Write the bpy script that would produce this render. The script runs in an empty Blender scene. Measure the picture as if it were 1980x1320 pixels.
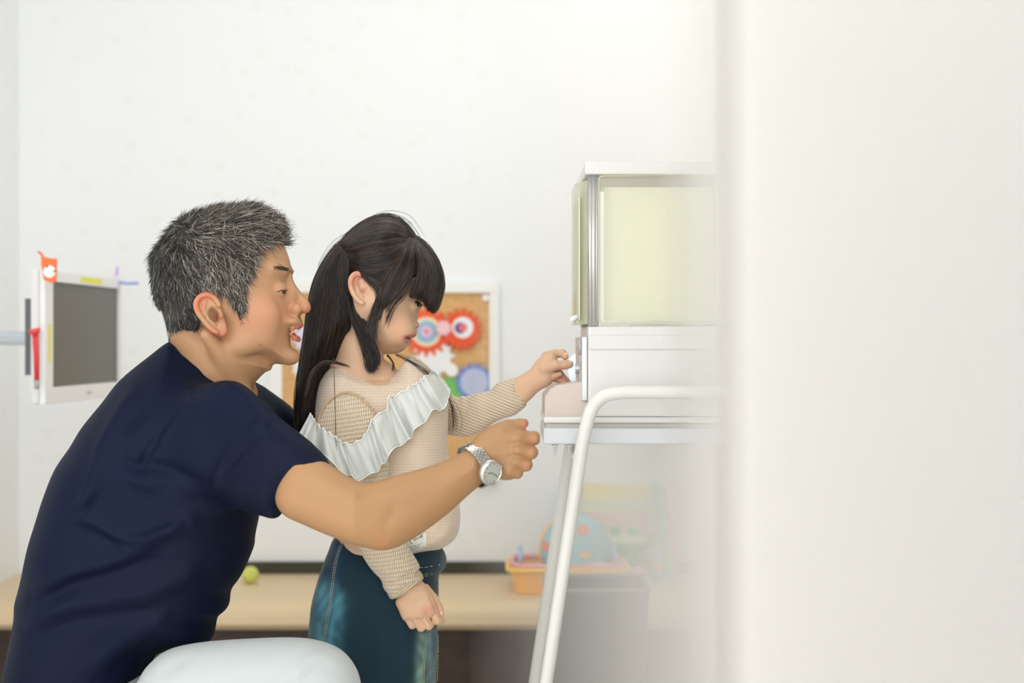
import bpy, bmesh, math, random
import numpy as np
from mathutils import Vector, Matrix

# ------------------------------------------------------------------ camera, light, exposure
SC = bpy.context.scene
COL = SC.collection
W_, H_ = 1980, 1320
FOC, DIST, HZ, HPY = 50.0, 2.1, 0.966, 660.0        # lens, distance to the subjects, camera height
S = DIST * 36.0 / (FOC * W_)                        # metres per photo pixel in the plane Y = 0
cd = bpy.data.cameras.new('camera'); cam = bpy.data.objects.new('camera', cd); COL.objects.link(cam)
cam.location = (0, -DIST, HZ); cam.rotation_euler = (math.pi / 2, 0, 0)
cd.lens = FOC; cd.sensor_width = 36; cd.clip_start = 0.05; cd.clip_end = 100
cd.dof.use_dof = True; cd.dof.focus_distance = DIST - 0.03; cd.dof.aperture_fstop = 3.2
SC.camera = cam
world = bpy.data.worlds.new('world'); SC.world = world; world.use_nodes = True
bg = world.node_tree.nodes['Background']
wnt = world.node_tree; wtc = wnt.nodes.new('ShaderNodeTexCoord'); wdp = wnt.nodes.new('ShaderNodeVectorMath'); wdp.operation = 'DOT_PRODUCT'
wdp.inputs[1].default_value = (0.10, -0.99, 0.06)        # added stronger light from behind the camera, no window known there
wmr = wnt.nodes.new('ShaderNodeMapRange'); wmr.interpolation_type = 'SMOOTHSTEP'; wmr.inputs[1].default_value = -0.4; wmr.inputs[2].default_value = 1.0
wmr.inputs[3].default_value = 0.78; wmr.inputs[4].default_value = 2.35
wnt.links.new(wtc.outputs['Generated'], wdp.inputs[0]); wnt.links.new(wdp.outputs['Value'], wmr.inputs[0]); wnt.links.new(wmr.outputs[0], bg.inputs[1])
bg.inputs[0].default_value = (1.0, 0.995, 0.985, 1)
SC.view_settings.view_transform = 'Standard'; SC.view_settings.look = 'None'
SC.view_settings.exposure = 0.22; SC.view_settings.gamma = 1.0; SC.view_settings.use_curve_mapping = False
SC.cycles.max_bounces = 24; SC.cycles.diffuse_bounces = 8; SC.cycles.transparent_max_bounces = 16
SC.cycles.volume_bounces = 20; SC.cycles.use_denoising = True
def area(name, loc, target, sx, sy, power, col=(1, 1, 1)):
    l = bpy.data.lights.new(name, 'AREA'); l.shape = 'RECTANGLE'; l.size = sx; l.size_y = sy
    l.energy = power; l.color = col
    o = bpy.data.objects.new(name, l); COL.objects.link(o); o.location = loc
    o.rotation_euler = (Vector(target) - Vector(loc)).to_track_quat('-Z', 'Y').to_euler(); return o
area('overhead_light', (0.45, 0.45, 2.40), (0.45, 0.5, 0), 1.9, 0.8, 11, (1, 0.99, 0.96))

# ------------------------------------------------------------------ helpers
area('overhead_light', (1.0, -1.15, 2.35), (0.5, 0.9, 0.45), 1.0, 1.0, 12, (1, 0.99, 0.96))  # added area light to brighten behind the machine, no lamp known there
def P(px, py, Y):
    k = S * (DIST + Y) / DIST
    return Vector(((px - 990) * k, Y, HZ - (py - HPY) * k))
def proj(v):                                         # world points -> photo pixels
    v = np.asarray(v); k = DIST / (S * (DIST + v[:, 1]))
    return 990 + v[:, 0] * k, HPY + (HZ - v[:, 2]) * k
def lin(c):
    c = np.asarray(c, dtype=float) / 255.0
    return np.where(c <= 0.04045, c / 12.92, ((c + 0.055) / 1.055) ** 2.4)
def rgba(c): return tuple(float(x) for x in lin(c)) + (1.0,)
def N(nt, typ, **kw):
    n = nt.nodes.new(typ)
    for k, v in kw.items(): setattr(n, k, v)
    return n
def mat(name, col, rough=0.5, metal=0.0, spec=0.5, noise=None, bump=None, sss=0.0, alpha=1.0, trans=0.0, emit=None, ior=1.45, attr=None, coat=0):
    m = bpy.data.materials.new(name); m.use_nodes = True; nt = m.node_tree
    b = nt.nodes['Principled BSDF']
    b.inputs['Base Color'].default_value = rgba(col); b.inputs['Roughness'].default_value = rough
    b.inputs['Metallic'].default_value = metal; b.inputs['Specular IOR Level'].default_value = spec
    b.inputs['IOR'].default_value = ior; b.inputs['Coat Weight'].default_value = coat
    if alpha < 1: b.inputs['Alpha'].default_value = alpha
    if trans: b.inputs['Transmission Weight'].default_value = trans
    if sss:
        b.inputs['Subsurface Weight'].default_value = sss
        b.inputs['Subsurface Radius'].default_value = (1.0, 0.35, 0.2)
        b.inputs['Subsurface Scale'].default_value = 0.006
    if emit:
        b.inputs['Emission Color'].default_value = rgba(emit[0]); b.inputs['Emission Strength'].default_value = emit[1]
    tc = N(nt, 'ShaderNodeTexCoord'); src = None
    if attr:
        a = N(nt, 'ShaderNodeAttribute', attribute_name=attr); src = a.outputs['Color']
    if noise:                                        # (scale, second colour, amount)
        t = N(nt, 'ShaderNodeTexNoise'); t.inputs['Scale'].default_value = noise[0]; t.inputs['Detail'].default_value = 3
        nt.links.new(tc.outputs['Object'], t.inputs['Vector'])
        mx = N(nt, 'ShaderNodeMix', data_type='RGBA'); mx.inputs[7].default_value = rgba(noise[1])
        r = N(nt, 'ShaderNodeMapRange'); r.inputs[1].default_value = 0.35; r.inputs[2].default_value = 0.65
        r.inputs[4].default_value = noise[2]
        nt.links.new(t.outputs['Fac'], r.inputs[0]); nt.links.new(r.outputs[0], mx.inputs[0])
        if src is not None: nt.links.new(src, mx.inputs[6])
        else: mx.inputs[6].default_value = rgba(col)
        src = mx.outputs[2]
    if src is not None: nt.links.new(src, b.inputs['Base Color'])
    if bump:                                         # (scale, strength, distance)
        t = N(nt, 'ShaderNodeTexNoise'); t.inputs['Scale'].default_value = bump[0]; t.inputs['Detail'].default_value = 2
        nt.links.new(tc.outputs['Object'], t.inputs['Vector'])
        bp = N(nt, 'ShaderNodeBump'); bp.inputs['Strength'].default_value = bump[1]; bp.inputs['Distance'].default_value = bump[2]
        nt.links.new(t.outputs['Fac'], bp.inputs['Height']); nt.links.new(bp.outputs[0], b.inputs['Normal'])
    return m
def tag(o, label=None, cat=None, group=None, kind=None):
    if label: o['label'] = label
    if cat: o['category'] = cat
    if group: o['group'] = group
    if kind: o['kind'] = kind
    return o
def link(o, parent=None):
    COL.objects.link(o)
    if parent is not None:
        o.parent = parent; o.matrix_parent_inverse = Matrix.Translation(-Vector(parent.location)) if parent.parent is None else Matrix()
    return o
def empty(name, loc, label, cat, group=None):
    o = bpy.data.objects.new(name, None); COL.objects.link(o); o.location = loc; o.empty_display_size = 0.05
    return tag(o, label, cat, group)
def mesh_np(name, verts, faces, m, parent=None, smooth=True, cols=None):
    """verts (n,3) array, faces (k,3|4) array or list -> one mesh object in world coordinates"""
    me = bpy.data.meshes.new(name)
    verts = np.asarray(verts, dtype=np.float32)
    if isinstance(faces, np.ndarray):
        k = faces.shape[1]
        me.vertices.add(len(verts)); me.vertices.foreach_set('co', verts.ravel())
        me.loops.add(faces.size); me.loops.foreach_set('vertex_index', faces.astype(np.int32).ravel())
        me.polygons.add(len(faces)); me.polygons.foreach_set('loop_start', np.arange(len(faces), dtype=np.int32) * k)
        me.update(calc_edges=True); me.validate()
    else:
        me.from_pydata([tuple(v) for v in verts], [], faces); me.update()
    if smooth: me.polygons.foreach_set('use_smooth', [True] * len(me.polygons))
    if cols is not None:
        a = me.color_attributes.new('Col', 'FLOAT_COLOR', 'POINT')
        c4 = np.ones((len(verts), 4), np.float32); c4[:, :3] = cols; a.data.foreach_set('color', c4.ravel())
    me.materials.append(m)
    return link(bpy.data.objects.new(name, me), parent)
class MB:
    """collects shapes in world coordinates, builds ONE mesh"""
    def __init__(s): s.v = []; s.f = []
    def add(s, v, f):
        n = len(s.v); s.v += [tuple(x) for x in v]; s.f += [tuple(i + n for i in q) for q in f]; return s
    def box(s, lo, hi, bev=0.0, rot=None, seg=2):
        bm = bmesh.new(); bmesh.ops.create_cube(bm, size=1)
        lo = Vector(lo); hi = Vector(hi); c = (lo + hi) / 2; d = hi - lo
        for v in bm.verts: v.co = Vector((v.co.x * d.x, v.co.y * d.y, v.co.z * d.z))
        if bev: bmesh.ops.bevel(bm, geom=list(bm.edges), offset=bev, segments=seg, affect='EDGES', profile=0.5)
        for v in bm.verts: v.co = (rot @ v.co if rot else v.co) + c
        s.bm(bm); return s
    def bm(s, bm):
        bm.verts.ensure_lookup_table(); bm.verts.index_update()
        s.add([v.co.copy() for v in bm.verts], [[v.index for v in f.verts] for f in bm.faces]); bm.free()
    def tube(s, pts, r, n=10, closed=False, flat=None):
        pts = [Vector(p) for p in pts]; m = len(pts); rr = r if hasattr(r, '__len__') else [r] * m
        V = []; prev = None
        for i, p in enumerate(pts):
            a = pts[(i - 1) % m] if (closed or i > 0) else p; b = pts[(i + 1) % m] if (closed or i < m - 1) else p
            t = (b - a)
            t = t.normalized() if t.length > 1e-9 else Vector((0, 0, 1))
            u = (prev - t * prev.dot(t)) if prev is not None else t.cross(Vector((0.13, 1, 0.07)))
            if u.length < 1e-6: u = t.orthogonal()
            u.normalize(); prev = u; w = t.cross(u)
            for k in range(n):
                an = 2 * math.pi * k / n
                V.append(p + (u * math.cos(an) + w * math.sin(an)) * rr[i])
        F = []
        for i in range(m if closed else m - 1):
            j = (i + 1) % m
            for k in range(n): F.append((i * n + k, i * n + (k + 1) % n, j * n + (k + 1) % n, j * n + k))
        if not closed: F.append(tuple(range(n - 1, -1, -1))); F.append(tuple((m - 1) * n + k for k in range(n)))
        return s.add(V, F)
    def lathe(s, c, prof, n=32, axis='Z', sy=1.0):
        V = []; F = []
        for (r, h) in prof:
            for k in range(n):
                a = 2 * math.pi * k / n; x, y = r * math.cos(a), r * math.sin(a) * sy
                d = {'Z': (x, y, h), 'X': (h, x, y), 'Y': (x, h, y)}[axis]; V.append(Vector(c) + Vector(d))
        for i in range(len(prof) - 1):
            for k in range(n): F.append((i * n + k, i * n + (k + 1) % n, (i + 1) * n + (k + 1) % n, (i + 1) * n + k))
        return s.add(V, F)
    def prism(s, poly, y0, y1):                      # poly of (x,z), extruded along Y
        n = len(poly); V = [(x, y0, z) for x, z in poly] + [(x, y1, z) for x, z in poly]
        F = [tuple(range(n)), tuple(range(2 * n - 1, n - 1, -1))] + [(i, i + n, (i + 1) % n + n, (i + 1) % n) for i in range(n)]
        return s.add(V, F)
    def sphere(s, c, r, sc=(1, 1, 1), n=24, m=14):
        prof = [(max(1e-5, r * math.sin(math.pi * i / m)), -r * math.cos(math.pi * i / m)) for i in range(m + 1)]
        V0 = len(s.v); s.lathe((0, 0, 0), prof, n)
        for i in range(V0, len(s.v)):
            x, y, z = s.v[i]; s.v[i] = (c[0] + x * sc[0], c[1] + y * sc[1], c[2] + z * sc[2])
        return s
    def build(s, name, m, parent=None, smooth=False, angle=None):
        me = bpy.data.meshes.new(name); me.from_pydata(s.v, [], s.f); me.update()
        bm = bmesh.new(); bm.from_mesh(me); bmesh.ops.recalc_face_normals(bm, faces=bm.faces); bm.to_mesh(me); bm.free()
        if smooth or angle:
            me.polygons.foreach_set('use_smooth', [True] * len(me.polygons))
            if angle: me.set_sharp_from_angle(angle=math.radians(angle))
        me.materials.append(m)
        return link(bpy.data.objects.new(name, me), parent)
def catmull(pts, n=5, closed=True):
    pts = np.asarray(pts, float); m = len(pts); out = []
    for i in range(m if closed else m - 1):
        if closed: p0, p1, p2, p3 = pts[(i - 1) % m], pts[i], pts[(i + 1) % m], pts[(i + 2) % m]
        else: p0, p1, p2, p3 = pts[max(i - 1, 0)], pts[i], pts[i + 1], pts[min(i + 2, m - 1)]
        for t in np.arange(n) / n:
            out.append(0.5 * (2 * p1 + (p2 - p0) * t + (2 * p0 - 5 * p1 + 4 * p2 - p3) * t * t + (3 * p1 - p0 - 3 * p2 + p3) * t ** 3))
    if not closed: out.append(pts[-1])
    return np.array(out)
def q(pts, Y):                                       # photo pixels at depth Y -> pixels of the plane Y = 0 (true size)
    k = (DIST + Y) / DIST
    return [(990 + (x - 990) * k, HPY + (y - HPY) * k) for x, y in pts]
def q3(px, py, Y):
    (u, v), = q([(px, py)], Y); return (u, Y / S, v)
def to_world(p):                                     # (u, w, v) -> metres
    p = np.asarray(p, float); return np.stack([(p[..., 0] - 990) * S, p[..., 1] * S, HZ - (p[..., 2] - HPY) * S], -1)
def smin(a, b, k):
    h = np.maximum(k - np.abs(a - b), 0) / k; return np.minimum(a, b) - h * h * k * 0.25
def si(x, xs, ys, r=45):                              # rounded interpolation
    return (sum(np.interp(x + r * o, xs, ys) for o in np.linspace(-1, 1, 9)) / 9).astype(np.float32)
def smax(a, b, k): return -smin(-a, -b, k)
class Vol:
    """signed distance sculpting in (u, w, v): photo-scale length units, u right, w away, v down"""
    def __init__(s, u0, u1, w0, w1, v0, v1, h=1.7):
        f = np.float32; s.h = h; s.o = (u0, w0, v0)
        s.U = np.arange(u0, u1, h, dtype=f)[:, None, None]; s.W = np.arange(w0, w1, h, dtype=f)[None, :, None]
        s.V = np.arange(v0, v1, h, dtype=f)[None, None, :]; s.A = np.abs(s.W)
    def poly(s, pts, n=5):
        p = catmull(pts, n) if n > 1 else np.asarray(pts, float)
        x = s.U[:, 0, 0][:, None]; y = s.V[0, 0, :][None, :]
        d = np.full((x.shape[0], y.shape[1]), 1e9, np.float32); ins = np.zeros(d.shape, bool)
        for i in range(len(p)):
            ax, ay = p[i]; bx, by = p[(i + 1) % len(p)]; ex, ey = bx - ax, by - ay; L = ex * ex + ey * ey
            if L < 1e-9: continue
            t = np.clip(((x - ax) * ex + (y - ay) * ey) / L, 0, 1)
            d = np.minimum(d, (x - ax - t * ex) ** 2 + (y - ay - t * ey) ** 2)
            if ay != by:
                c = ((ay > y) != (by > y)) & (x < ex * (y - ay) / (by - ay) + ax); ins ^= c
        d = np.sqrt(d); return np.where(ins, -d, d).astype(np.float32)[:, None, :]
    def inflate(s, pts, R, T, wc=0.0, W=None, n=5):
        d = -(s.poly(pts, n) if not isinstance(pts, np.ndarray) or pts.ndim == 2 else pts)
        a = np.maximum(R - d, 0); W = s.W if W is None else W
        return (np.sqrt(a * a + ((W - wc) * (R / T)) ** 2) - R).astype(np.float32)
    def cone(s, a, b, ra, rb, W=None):
        W = s.W if W is None else W
        a = np.array(a, float); b = np.array(b, float); e = b - a; L = float(e @ e) + 1e-9
        t = np.clip(((s.U - a[0]) * e[0] + (W - a[1]) * e[1] + (s.V - a[2]) * e[2]) / L, 0, 1).astype(np.float32)
        return np.sqrt((s.U - a[0] - t * e[0]) ** 2 + (W - a[1] - t * e[1]) ** 2 + (s.V - a[2] - t * e[2]) ** 2) - (ra + (rb - ra) * t)
    def chain(s, pts, rs, k=4, W=None):
        F = None
        for i in range(len(pts) - 1):
            c = s.cone(pts[i], pts[i + 1], rs[i], rs[i + 1], W); F = c if F is None else smin(F, c, k)
        return F
    def ell(s, c, r, rot=0.0, W=None):
        W = s.W if W is None else W
        du, dw, dv = s.U - c[0], W - c[1], s.V - c[2]; ca, sa = math.cos(rot), math.sin(rot)
        x = (du * ca + dv * sa) / r[0]; z = (-du * sa + dv * ca) / r[2]; y = dw / r[1]
        k = np.sqrt(x * x + y * y + z * z); return ((k - 1) * min(r) * (0.5 + 0.5)).astype(np.float32)
    def mesh(s, F, smooth=2):
        F = np.broadcast_to(F, (s.U.shape[0], s.W.shape[1], s.V.shape[2])).astype(np.float32).copy()
        F[0] = np.maximum(F[0], 0.5); F[-1] = np.maximum(F[-1], 0.5); F[:, 0] = np.maximum(F[:, 0], 0.5); F[:, -1] = np.maximum(F[:, -1], 0.5)
        F[:, :, 0] = np.maximum(F[:, :, 0], 0.5); F[:, :, -1] = np.maximum(F[:, :, -1], 0.5)
        I = F < 0; a, b, c = (n - 1 for n in F.shape)
        cnt = np.zeros((a, b, c), np.int8)
        for dx in (0, 1):
            for dy in (0, 1):
                for dz in (0, 1): cnt += I[dx:dx + a, dy:dy + b, dz:dz + c]
        act = (cnt > 0) & (cnt < 8); ix = np.argwhere(act); n = len(ix)
        idm = np.full((a, b, c), -1, np.int32); idm[act] = np.arange(n)
        acc = np.zeros((n, 3)); num = np.zeros(n)
        for ax in range(3):
            o1, o2 = [k for k in range(3) if k != ax]
            for i in (0, 1):
                for j in (0, 1):
                    p = ix.copy(); p[:, o1] += i; p[:, o2] += j; r = p.copy(); r[:, ax] += 1
                    f0 = F[p[:, 0], p[:, 1], p[:, 2]]; f1 = F[r[:, 0], r[:, 1], r[:, 2]]
                    cr = (f0 < 0) != (f1 < 0); t = np.where(cr, f0 / np.where(cr, f0 - f1, 1), 0)
                    pt = p.astype(float); pt[:, ax] += t
                    acc += np.where(cr[:, None], pt, 0); num += cr
        vt = acc / num[:, None]
        Q = []
        for ax in range(3):
            o1, o2 = [(1, 2), (2, 0), (0, 1)][ax]
            sl0 = [slice(1, d - 1) for d in F.shape]; sl0[ax] = slice(0, F.shape[ax] - 1)
            sl1 = list(sl0); sl1[ax] = slice(1, F.shape[ax])
            A0 = I[tuple(sl0)]; A1 = I[tuple(sl1)]
            for flip, M in ((False, A0 & ~A1), (True, ~A0 & A1)):
                e = np.argwhere(M); 
                if not len(e): continue
                off = np.ones(3, int); off[ax] = 0; e = e + off
                c4 = []
                for d1, d2 in ((-1, -1), (0, -1), (0, 0), (-1, 0)):
                    g = e.copy(); g[:, o1] += d1; g[:, o2] += d2; c4.append(idm[g[:, 0], g[:, 1], g[:, 2]])
                qd = np.stack(c4, 1); Q.append(qd[:, ::-1] if flip else qd)
        Q = np.concatenate(Q)
        for _ in range(smooth): vt = lap(vt, Q, 0.5)
        vt = vt * s.h + np.array(s.o)
        return vt, Q[:, ::-1]                        # v points down, so the winding flips
def lap(v, Q, f):
    n = len(v); acc = np.zeros_like(v); num = np.zeros(n); k = Q.shape[1]
    for i in range(k):
        a = Q[:, i]; b = Q[:, (i + 1) % k]
        for d in range(3):
            acc[:, d] += np.bincount(a, v[b, d], n) + np.bincount(b, v[a, d], n)
        num += np.bincount(a, minlength=n) + np.bincount(b, minlength=n)
    return v * (1 - f) + acc / np.maximum(num, 1)[:, None] * f
def normals(v, Q):
    fn = np.cross(v[Q[:, 2]] - v[Q[:, 0]], v[Q[:, 3]] - v[Q[:, 1]]); n = np.zeros_like(v)
    for i in range(4):
        for d in range(3): n[:, d] += np.bincount(Q[:, i], fn[:, d], len(v))
    return -n / (np.linalg.norm(n, axis=1)[:, None] + 1e-12)   # (u, w, v) is left-handed
def join(parts):
    V = []; F = []; n = 0
    for v, f in parts: V.append(v); F.append(f + n); n += len(v)
    return np.concatenate(V), np.concatenate(F)
def polydist(x, y, pts):
    d = np.full(len(x), 1e9)
    for (ax, ay), (bx, by) in zip(pts[:-1], pts[1:]):
        ex, ey = bx - ax, by - ay; L = ex * ex + ey * ey + 1e-9
        t = np.clip(((x - ax) * ex + (y - ay) * ey) / L, 0, 1); d = np.minimum(d, np.hypot(x - ax - t * ex, y - ay - t * ey))
    return d
def folds(v, Q, strokes, near=None):
    """cloth folds and creases: raise (amp > 0) or sink (amp < 0) the side towards -Y along drawn lines (sizes in v's units)"""
    nn = normals(v, Q); wv = to_world(v); px, py = proj(wv); out = v.copy()
    side = np.clip(-nn[:, 1] * 2.5, 0, 1)
    for pts, amp, wd in strokes:
        c = catmull(pts, 4, False) if len(pts) > 2 else np.asarray(pts, float)
        d = polydist(px, py, c); en = np.minimum(np.hypot(px - c[0, 0], py - c[0, 1]), np.hypot(px - c[-1, 0], py - c[-1, 1]))
        tp = np.clip(en / (2.4 * wd), 0.12, 1) if len(pts) > 2 else 1.0
        out += nn * (amp * np.exp(-(d / wd) ** 2) * side * tp)[:, None]
    return out
def heightmap(v):
    """nearest surface (smallest w) seen from the front as a lookup in (u, v)"""
    u0, v0 = v[:, 0].min(), v[:, 2].min(); nu, nv = int(v[:, 0].max() - u0) // 2 + 2, int(v[:, 2].max() - v0) // 2 + 2
    H = np.full((nu, nv), 1e6); i = ((v[:, 0] - u0) / 2).astype(int); j = ((v[:, 2] - v0) / 2).astype(int)
    np.minimum.at(H, (i, j), v[:, 1])
    Pd = np.pad(H, 1, mode='edge'); lo = np.min([Pd[a:a + nu, b:b + nv] for a in range(3) for b in range(3)], axis=0)
    H = np.where(H > lo + 14, np.where(lo < 1e5, lo, H), H)      # bins that only caught the far side
    for _ in range(60):
        bad = H > 1e5
        if not bad.any(): break
        Pd = np.pad(H, 1, mode='edge'); st = np.stack([Pd[a:a + nu, b:b + nv] for a in range(3) for b in range(3)])
        ok = st < 1e5; s_ = np.where(ok, st, 0).sum(0); c_ = ok.sum(0)
        H = np.where(bad & (c_ > 0), s_ / np.maximum(c_, 1), H)
    def look(u, vv):
        a = np.clip((np.asarray(u) - u0) / 2, 0, nu - 1.001); b = np.clip((np.asarray(vv) - v0) / 2, 0, nv - 1.001)
        i, j = a.astype(int), b.astype(int); fa, fb = a - i, b - j
        return (H[i, j] * (1 - fa) * (1 - fb) + H[i + 1, j] * fa * (1 - fb) + H[i, j + 1] * (1 - fa) * fb + H[i + 1, j + 1] * fa * fb)
    return look
def strands(name, curves, radii, m, parent):
    """curves: array (n, k, 3) in metres; radii: (k,) in metres -> one hair object"""
    curves = np.asarray(curves, np.float32); n, k, _ = curves.shape
    hc = bpy.data.hair_curves.new(name); hc.add_curves([k] * n)
    hc.position_data.foreach_set('vector', curves.ravel())
    r = hc.attributes.get('radius') or hc.attributes.new('radius', 'FLOAT', 'POINT')
    r.data.foreach_set('value', np.tile(np.asarray(radii, np.float32), n))
    hc.materials.append(m)
    return link(bpy.data.objects.new(name, hc), parent)
def hair_mat(name, stops, rough=0.45, spec=0.4):
    m = mat(name, stops[0][1], rough, spec=spec); nt = m.node_tree; b = nt.nodes['Principled BSDF']
    hi = N(nt, 'ShaderNodeHairInfo'); cr = N(nt, 'ShaderNodeValToRGB')
    el = cr.color_ramp.elements; el[0].position = stops[0][0]; el[0].color = rgba(stops[0][1]); el[1].position = stops[-1][0]; el[1].color = rgba(stops[-1][1])
    for p, c in stops[1:-1]: e = el.new(p); e.color = rgba(c)
    nt.links.new(hi.outputs['Random'], cr.inputs[0]); nt.links.new(cr.outputs[0], b.inputs['Base Color'])
    return m
RNG = np.random.default_rng(7)
# ------------------------------------------------------------------ the room
WALLY = 1.71
def wall_mat():
    m = mat('wallpaper', (236, 237, 233), 0.85, spec=0.2); nt = m.node_tree; b = nt.nodes['Principled BSDF']
    tc = N(nt, 'ShaderNodeTexCoord'); vo = N(nt, 'ShaderNodeTexVoronoi', feature='F1', distance='CHEBYCHEV'); vo.inputs['Scale'].default_value = 15.0
    r = N(nt, 'ShaderNodeMapRange'); r.inputs[1].default_value = 0.20; r.inputs[2].default_value = 0.14; r.inputs[4].default_value = 0.2
    mx = N(nt, 'ShaderNodeMix', data_type='RGBA'); mx.inputs[6].default_value = rgba((239, 242, 245)); mx.inputs[7].default_value = rgba((222, 218, 190))
    no = N(nt, 'ShaderNodeTexNoise'); no.inputs['Scale'].default_value = 60; mu = N(nt, 'ShaderNodeMath', operation='MULTIPLY')
    nt.links.new(tc.outputs['Object'], vo.inputs['Vector']); nt.links.new(tc.outputs['Object'], no.inputs['Vector'])
    nt.links.new(vo.outputs['Distance'], r.inputs[0]); nt.links.new(r.outputs[0], mu.inputs[0]); nt.links.new(no.outputs['Fac'], mu.inputs[1])
    nt.links.new(mu.outputs[0], mx.inputs[0]); nt.links.new(mx.outputs[2], b.inputs['Base Color'])
    bp = N(nt, 'ShaderNodeBump'); bp.inputs['Strength'].default_value = 0.15; bp.inputs['Distance'].default_value = 0.002
    n2 = N(nt, 'ShaderNodeTexNoise'); n2.inputs['Scale'].default_value = 220; nt.links.new(tc.outputs['Object'], n2.inputs['Vector'])
    nt.links.new(n2.outputs['Fac'], bp.inputs['Height']); nt.links.new(bp.outputs[0], b.inputs['Normal'])
    return m
M_wall = wall_mat()
def plank_mat():
    m = mat('pale_floor', (190, 160, 120), 0.35); nt = m.node_tree; b = nt.nodes['Principled BSDF']
    tc = N(nt, 'ShaderNodeTexCoord'); br = N(nt, 'ShaderNodeTexBrick'); br.inputs['Scale'].default_value = 3
    br.inputs['Color1'].default_value = rgba((240, 234, 224)); br.inputs['Color2'].default_value = rgba((236, 229, 218)); br.inputs['Mortar'].default_value = rgba((190, 176, 156))  # unseen floor made near white to bounce light upwards
    br.inputs['Mortar Size'].default_value = 0.006; nt.links.new(tc.outputs['Object'], br.inputs['Vector']); nt.links.new(br.outputs['Color'], b.inputs['Base Color'])
    return m
tag(MB().box((-1.32, WALLY, 0), (2.0, WALLY + 0.1, 2.42)).build('wall_back', M_wall), kind='structure')
tag(MB().box((-1.42, -1.0, 0), (-1.32, WALLY + 0.1, 2.42)).build('wall_left', M_wall), kind='structure')
tag(MB().box((-1.42, -2.6, -0.05), (2.0, WALLY + 0.1, 0)).build('floor', plank_mat()), kind='structure')

tag(MB().box((-1.42, -1.3, 2.42), (2.0, WALLY + 0.1, 2.5)).build('ceiling', mat('ceiling_paint', (226, 224, 216), 0.9)), kind='structure')

tag(MB().box((1.9, -1.3, 0), (2.0, WALLY, 2.42)).build('wall_right', M_wall), kind='structure')  # right wall out of view, added to cut light on the pale volume
# bench: padded beige seat on a dark wooden base, running along the back wall
M_vinyl = mat('beige_vinyl', (224, 203, 168), 0.42, noise=(6, (218, 196, 160), 0.5), bump=(90, 0.06, 0.002))
M_vinylf = mat('olive_vinyl', (190, 176, 132), 0.38)
M_darkwood = mat('dark_wood', (66, 50, 42), 0.5, noise=(14, (44, 32, 27), 0.8))
bench = empty('bench', (0.3, 1.5, 0), 'long padded beige bench on a dark wooden base along the back wall', 'bench')
zt = 0.345
BF = 1.33
pr = [(WALLY - 0.002, zt), (BF, zt)]
for i in range(9):
    a = math.pi / 2 * i / 8; pr.append((BF - 0.05 * math.sin(a), zt - 0.035 + 0.035 * math.cos(a)))
pr += [(BF - 0.05, zt - 0.052), (BF - 0.03, zt - 0.068), (WALLY - 0.002, zt - 0.068)]
def xprism(poly, x0, x1):
    n = len(poly); V = [(x0, y, z) for y, z in poly] + [(x1, y, z) for y, z in poly]
    return V, [tuple(range(n)), tuple(range(2 * n - 1, n - 1, -1))] + [(i, i + n, (i + 1) % n + n, (i + 1) % n) for i in range(n)]
MB().add(*xprism(pr, -1.319, 1.89)).build('seat_pad', M_vinyl, bench, angle=40)
MB().box((-1.319, BF - 0.01, 0.001), (1.89, WALLY - 0.002, zt - 0.0685)).build('base', M_darkwood, bench)
M_olive = mat('dark_olive_rubber', (62, 60, 48), 0.6)
tag(MB().box((-0.72, WALLY - 0.012, zt + 0.0005), (1.89, WALLY - 0.0005, P(0, 1085, WALLY).z)).build('baseboard_back', M_olive), kind='structure')

# ------------------------------------------------------------------ monitor on the left wall
M_whiteplastic = mat('white_plastic', (238, 240, 242), 0.35)
M_offwhite = mat('offwhite_plastic', (226, 228, 230), 0.4)
M_screen = mat('screen_glass', (98, 97, 91), 0.3, spec=0.4)
M_black = mat('black_rubber', (30, 30, 30), 0.5)
mon = empty('monitor', P(150, 780, 1.15), 'white framed wall monitor with a dark grey screen, left of the man', 'monitor')
TL, TR, BR, BL = P(76, 512, 0.80), P(227, 546, 1.27), P(227, 762, 1.27), P(76, 786, 0.80)
ux = ((TR - TL) + (BR - BL)).normalized(); zt_, zb_ = (TL.z + TR.z) / 2, (BL.z + BR.z) / 2
L_ = ((TR - TL).xy.length + (BR - BL).xy.length) / 2; O_ = Vector((TL.x, TL.y, zb_)); hN = Vector((ux.y, -ux.x, 0)).normalized()
if hN.y > 0: hN = -hN
Hm = zt_ - zb_
def mon_box(a0, a1, z0, z1, d0, d1, bev=0.0):       # along the face, height, outwards
    m = MB().box((a0, z0, d0), (a1, z1, d1), bev)
    m.v = [tuple(O_ + Vector((ux.x, ux.y, 0)).normalized() * x + Vector((0, 0, 1)) * y + hN * z) for x, y, z in m.v]; return m
mon_box(0, L_, 0, Hm, -0.020, -0.001, 0.006).build('housing', M_offwhite, mon)
fr = MB()
for b_ in ((0, 0.045, 0, Hm), (L_ - 0.014, L_, 0, Hm), (0.045, L_ - 0.014, 0, 0.034), (0.045, L_ - 0.014, Hm - 0.024, Hm)):
    x = mon_box(*b_, 0, 0.012, 0.002); fr.add(x.v, x.f)
fr.build('bezel', M_whiteplastic, mon)
mon_box(0.045, L_ - 0.014, 0.034, Hm - 0.024, 0.001, 0.004).build('screen', M_screen, mon)
arm = MB().tube([O_ + ux * (L_ * 0.5) + Vector((0, 0, Hm * 0.5)) - hN * 0.021, O_ + ux * (L_ * 0.5) + Vector((-0.02, 0, Hm * 0.5)) - hN * 0.09, Vector((-1.319, 1.12, zb_ + Hm * 0.5))], 0.016)
arm.build('wall_arm', mat('blue_grey_plastic', (196, 204, 214), 0.4), mon)
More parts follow.
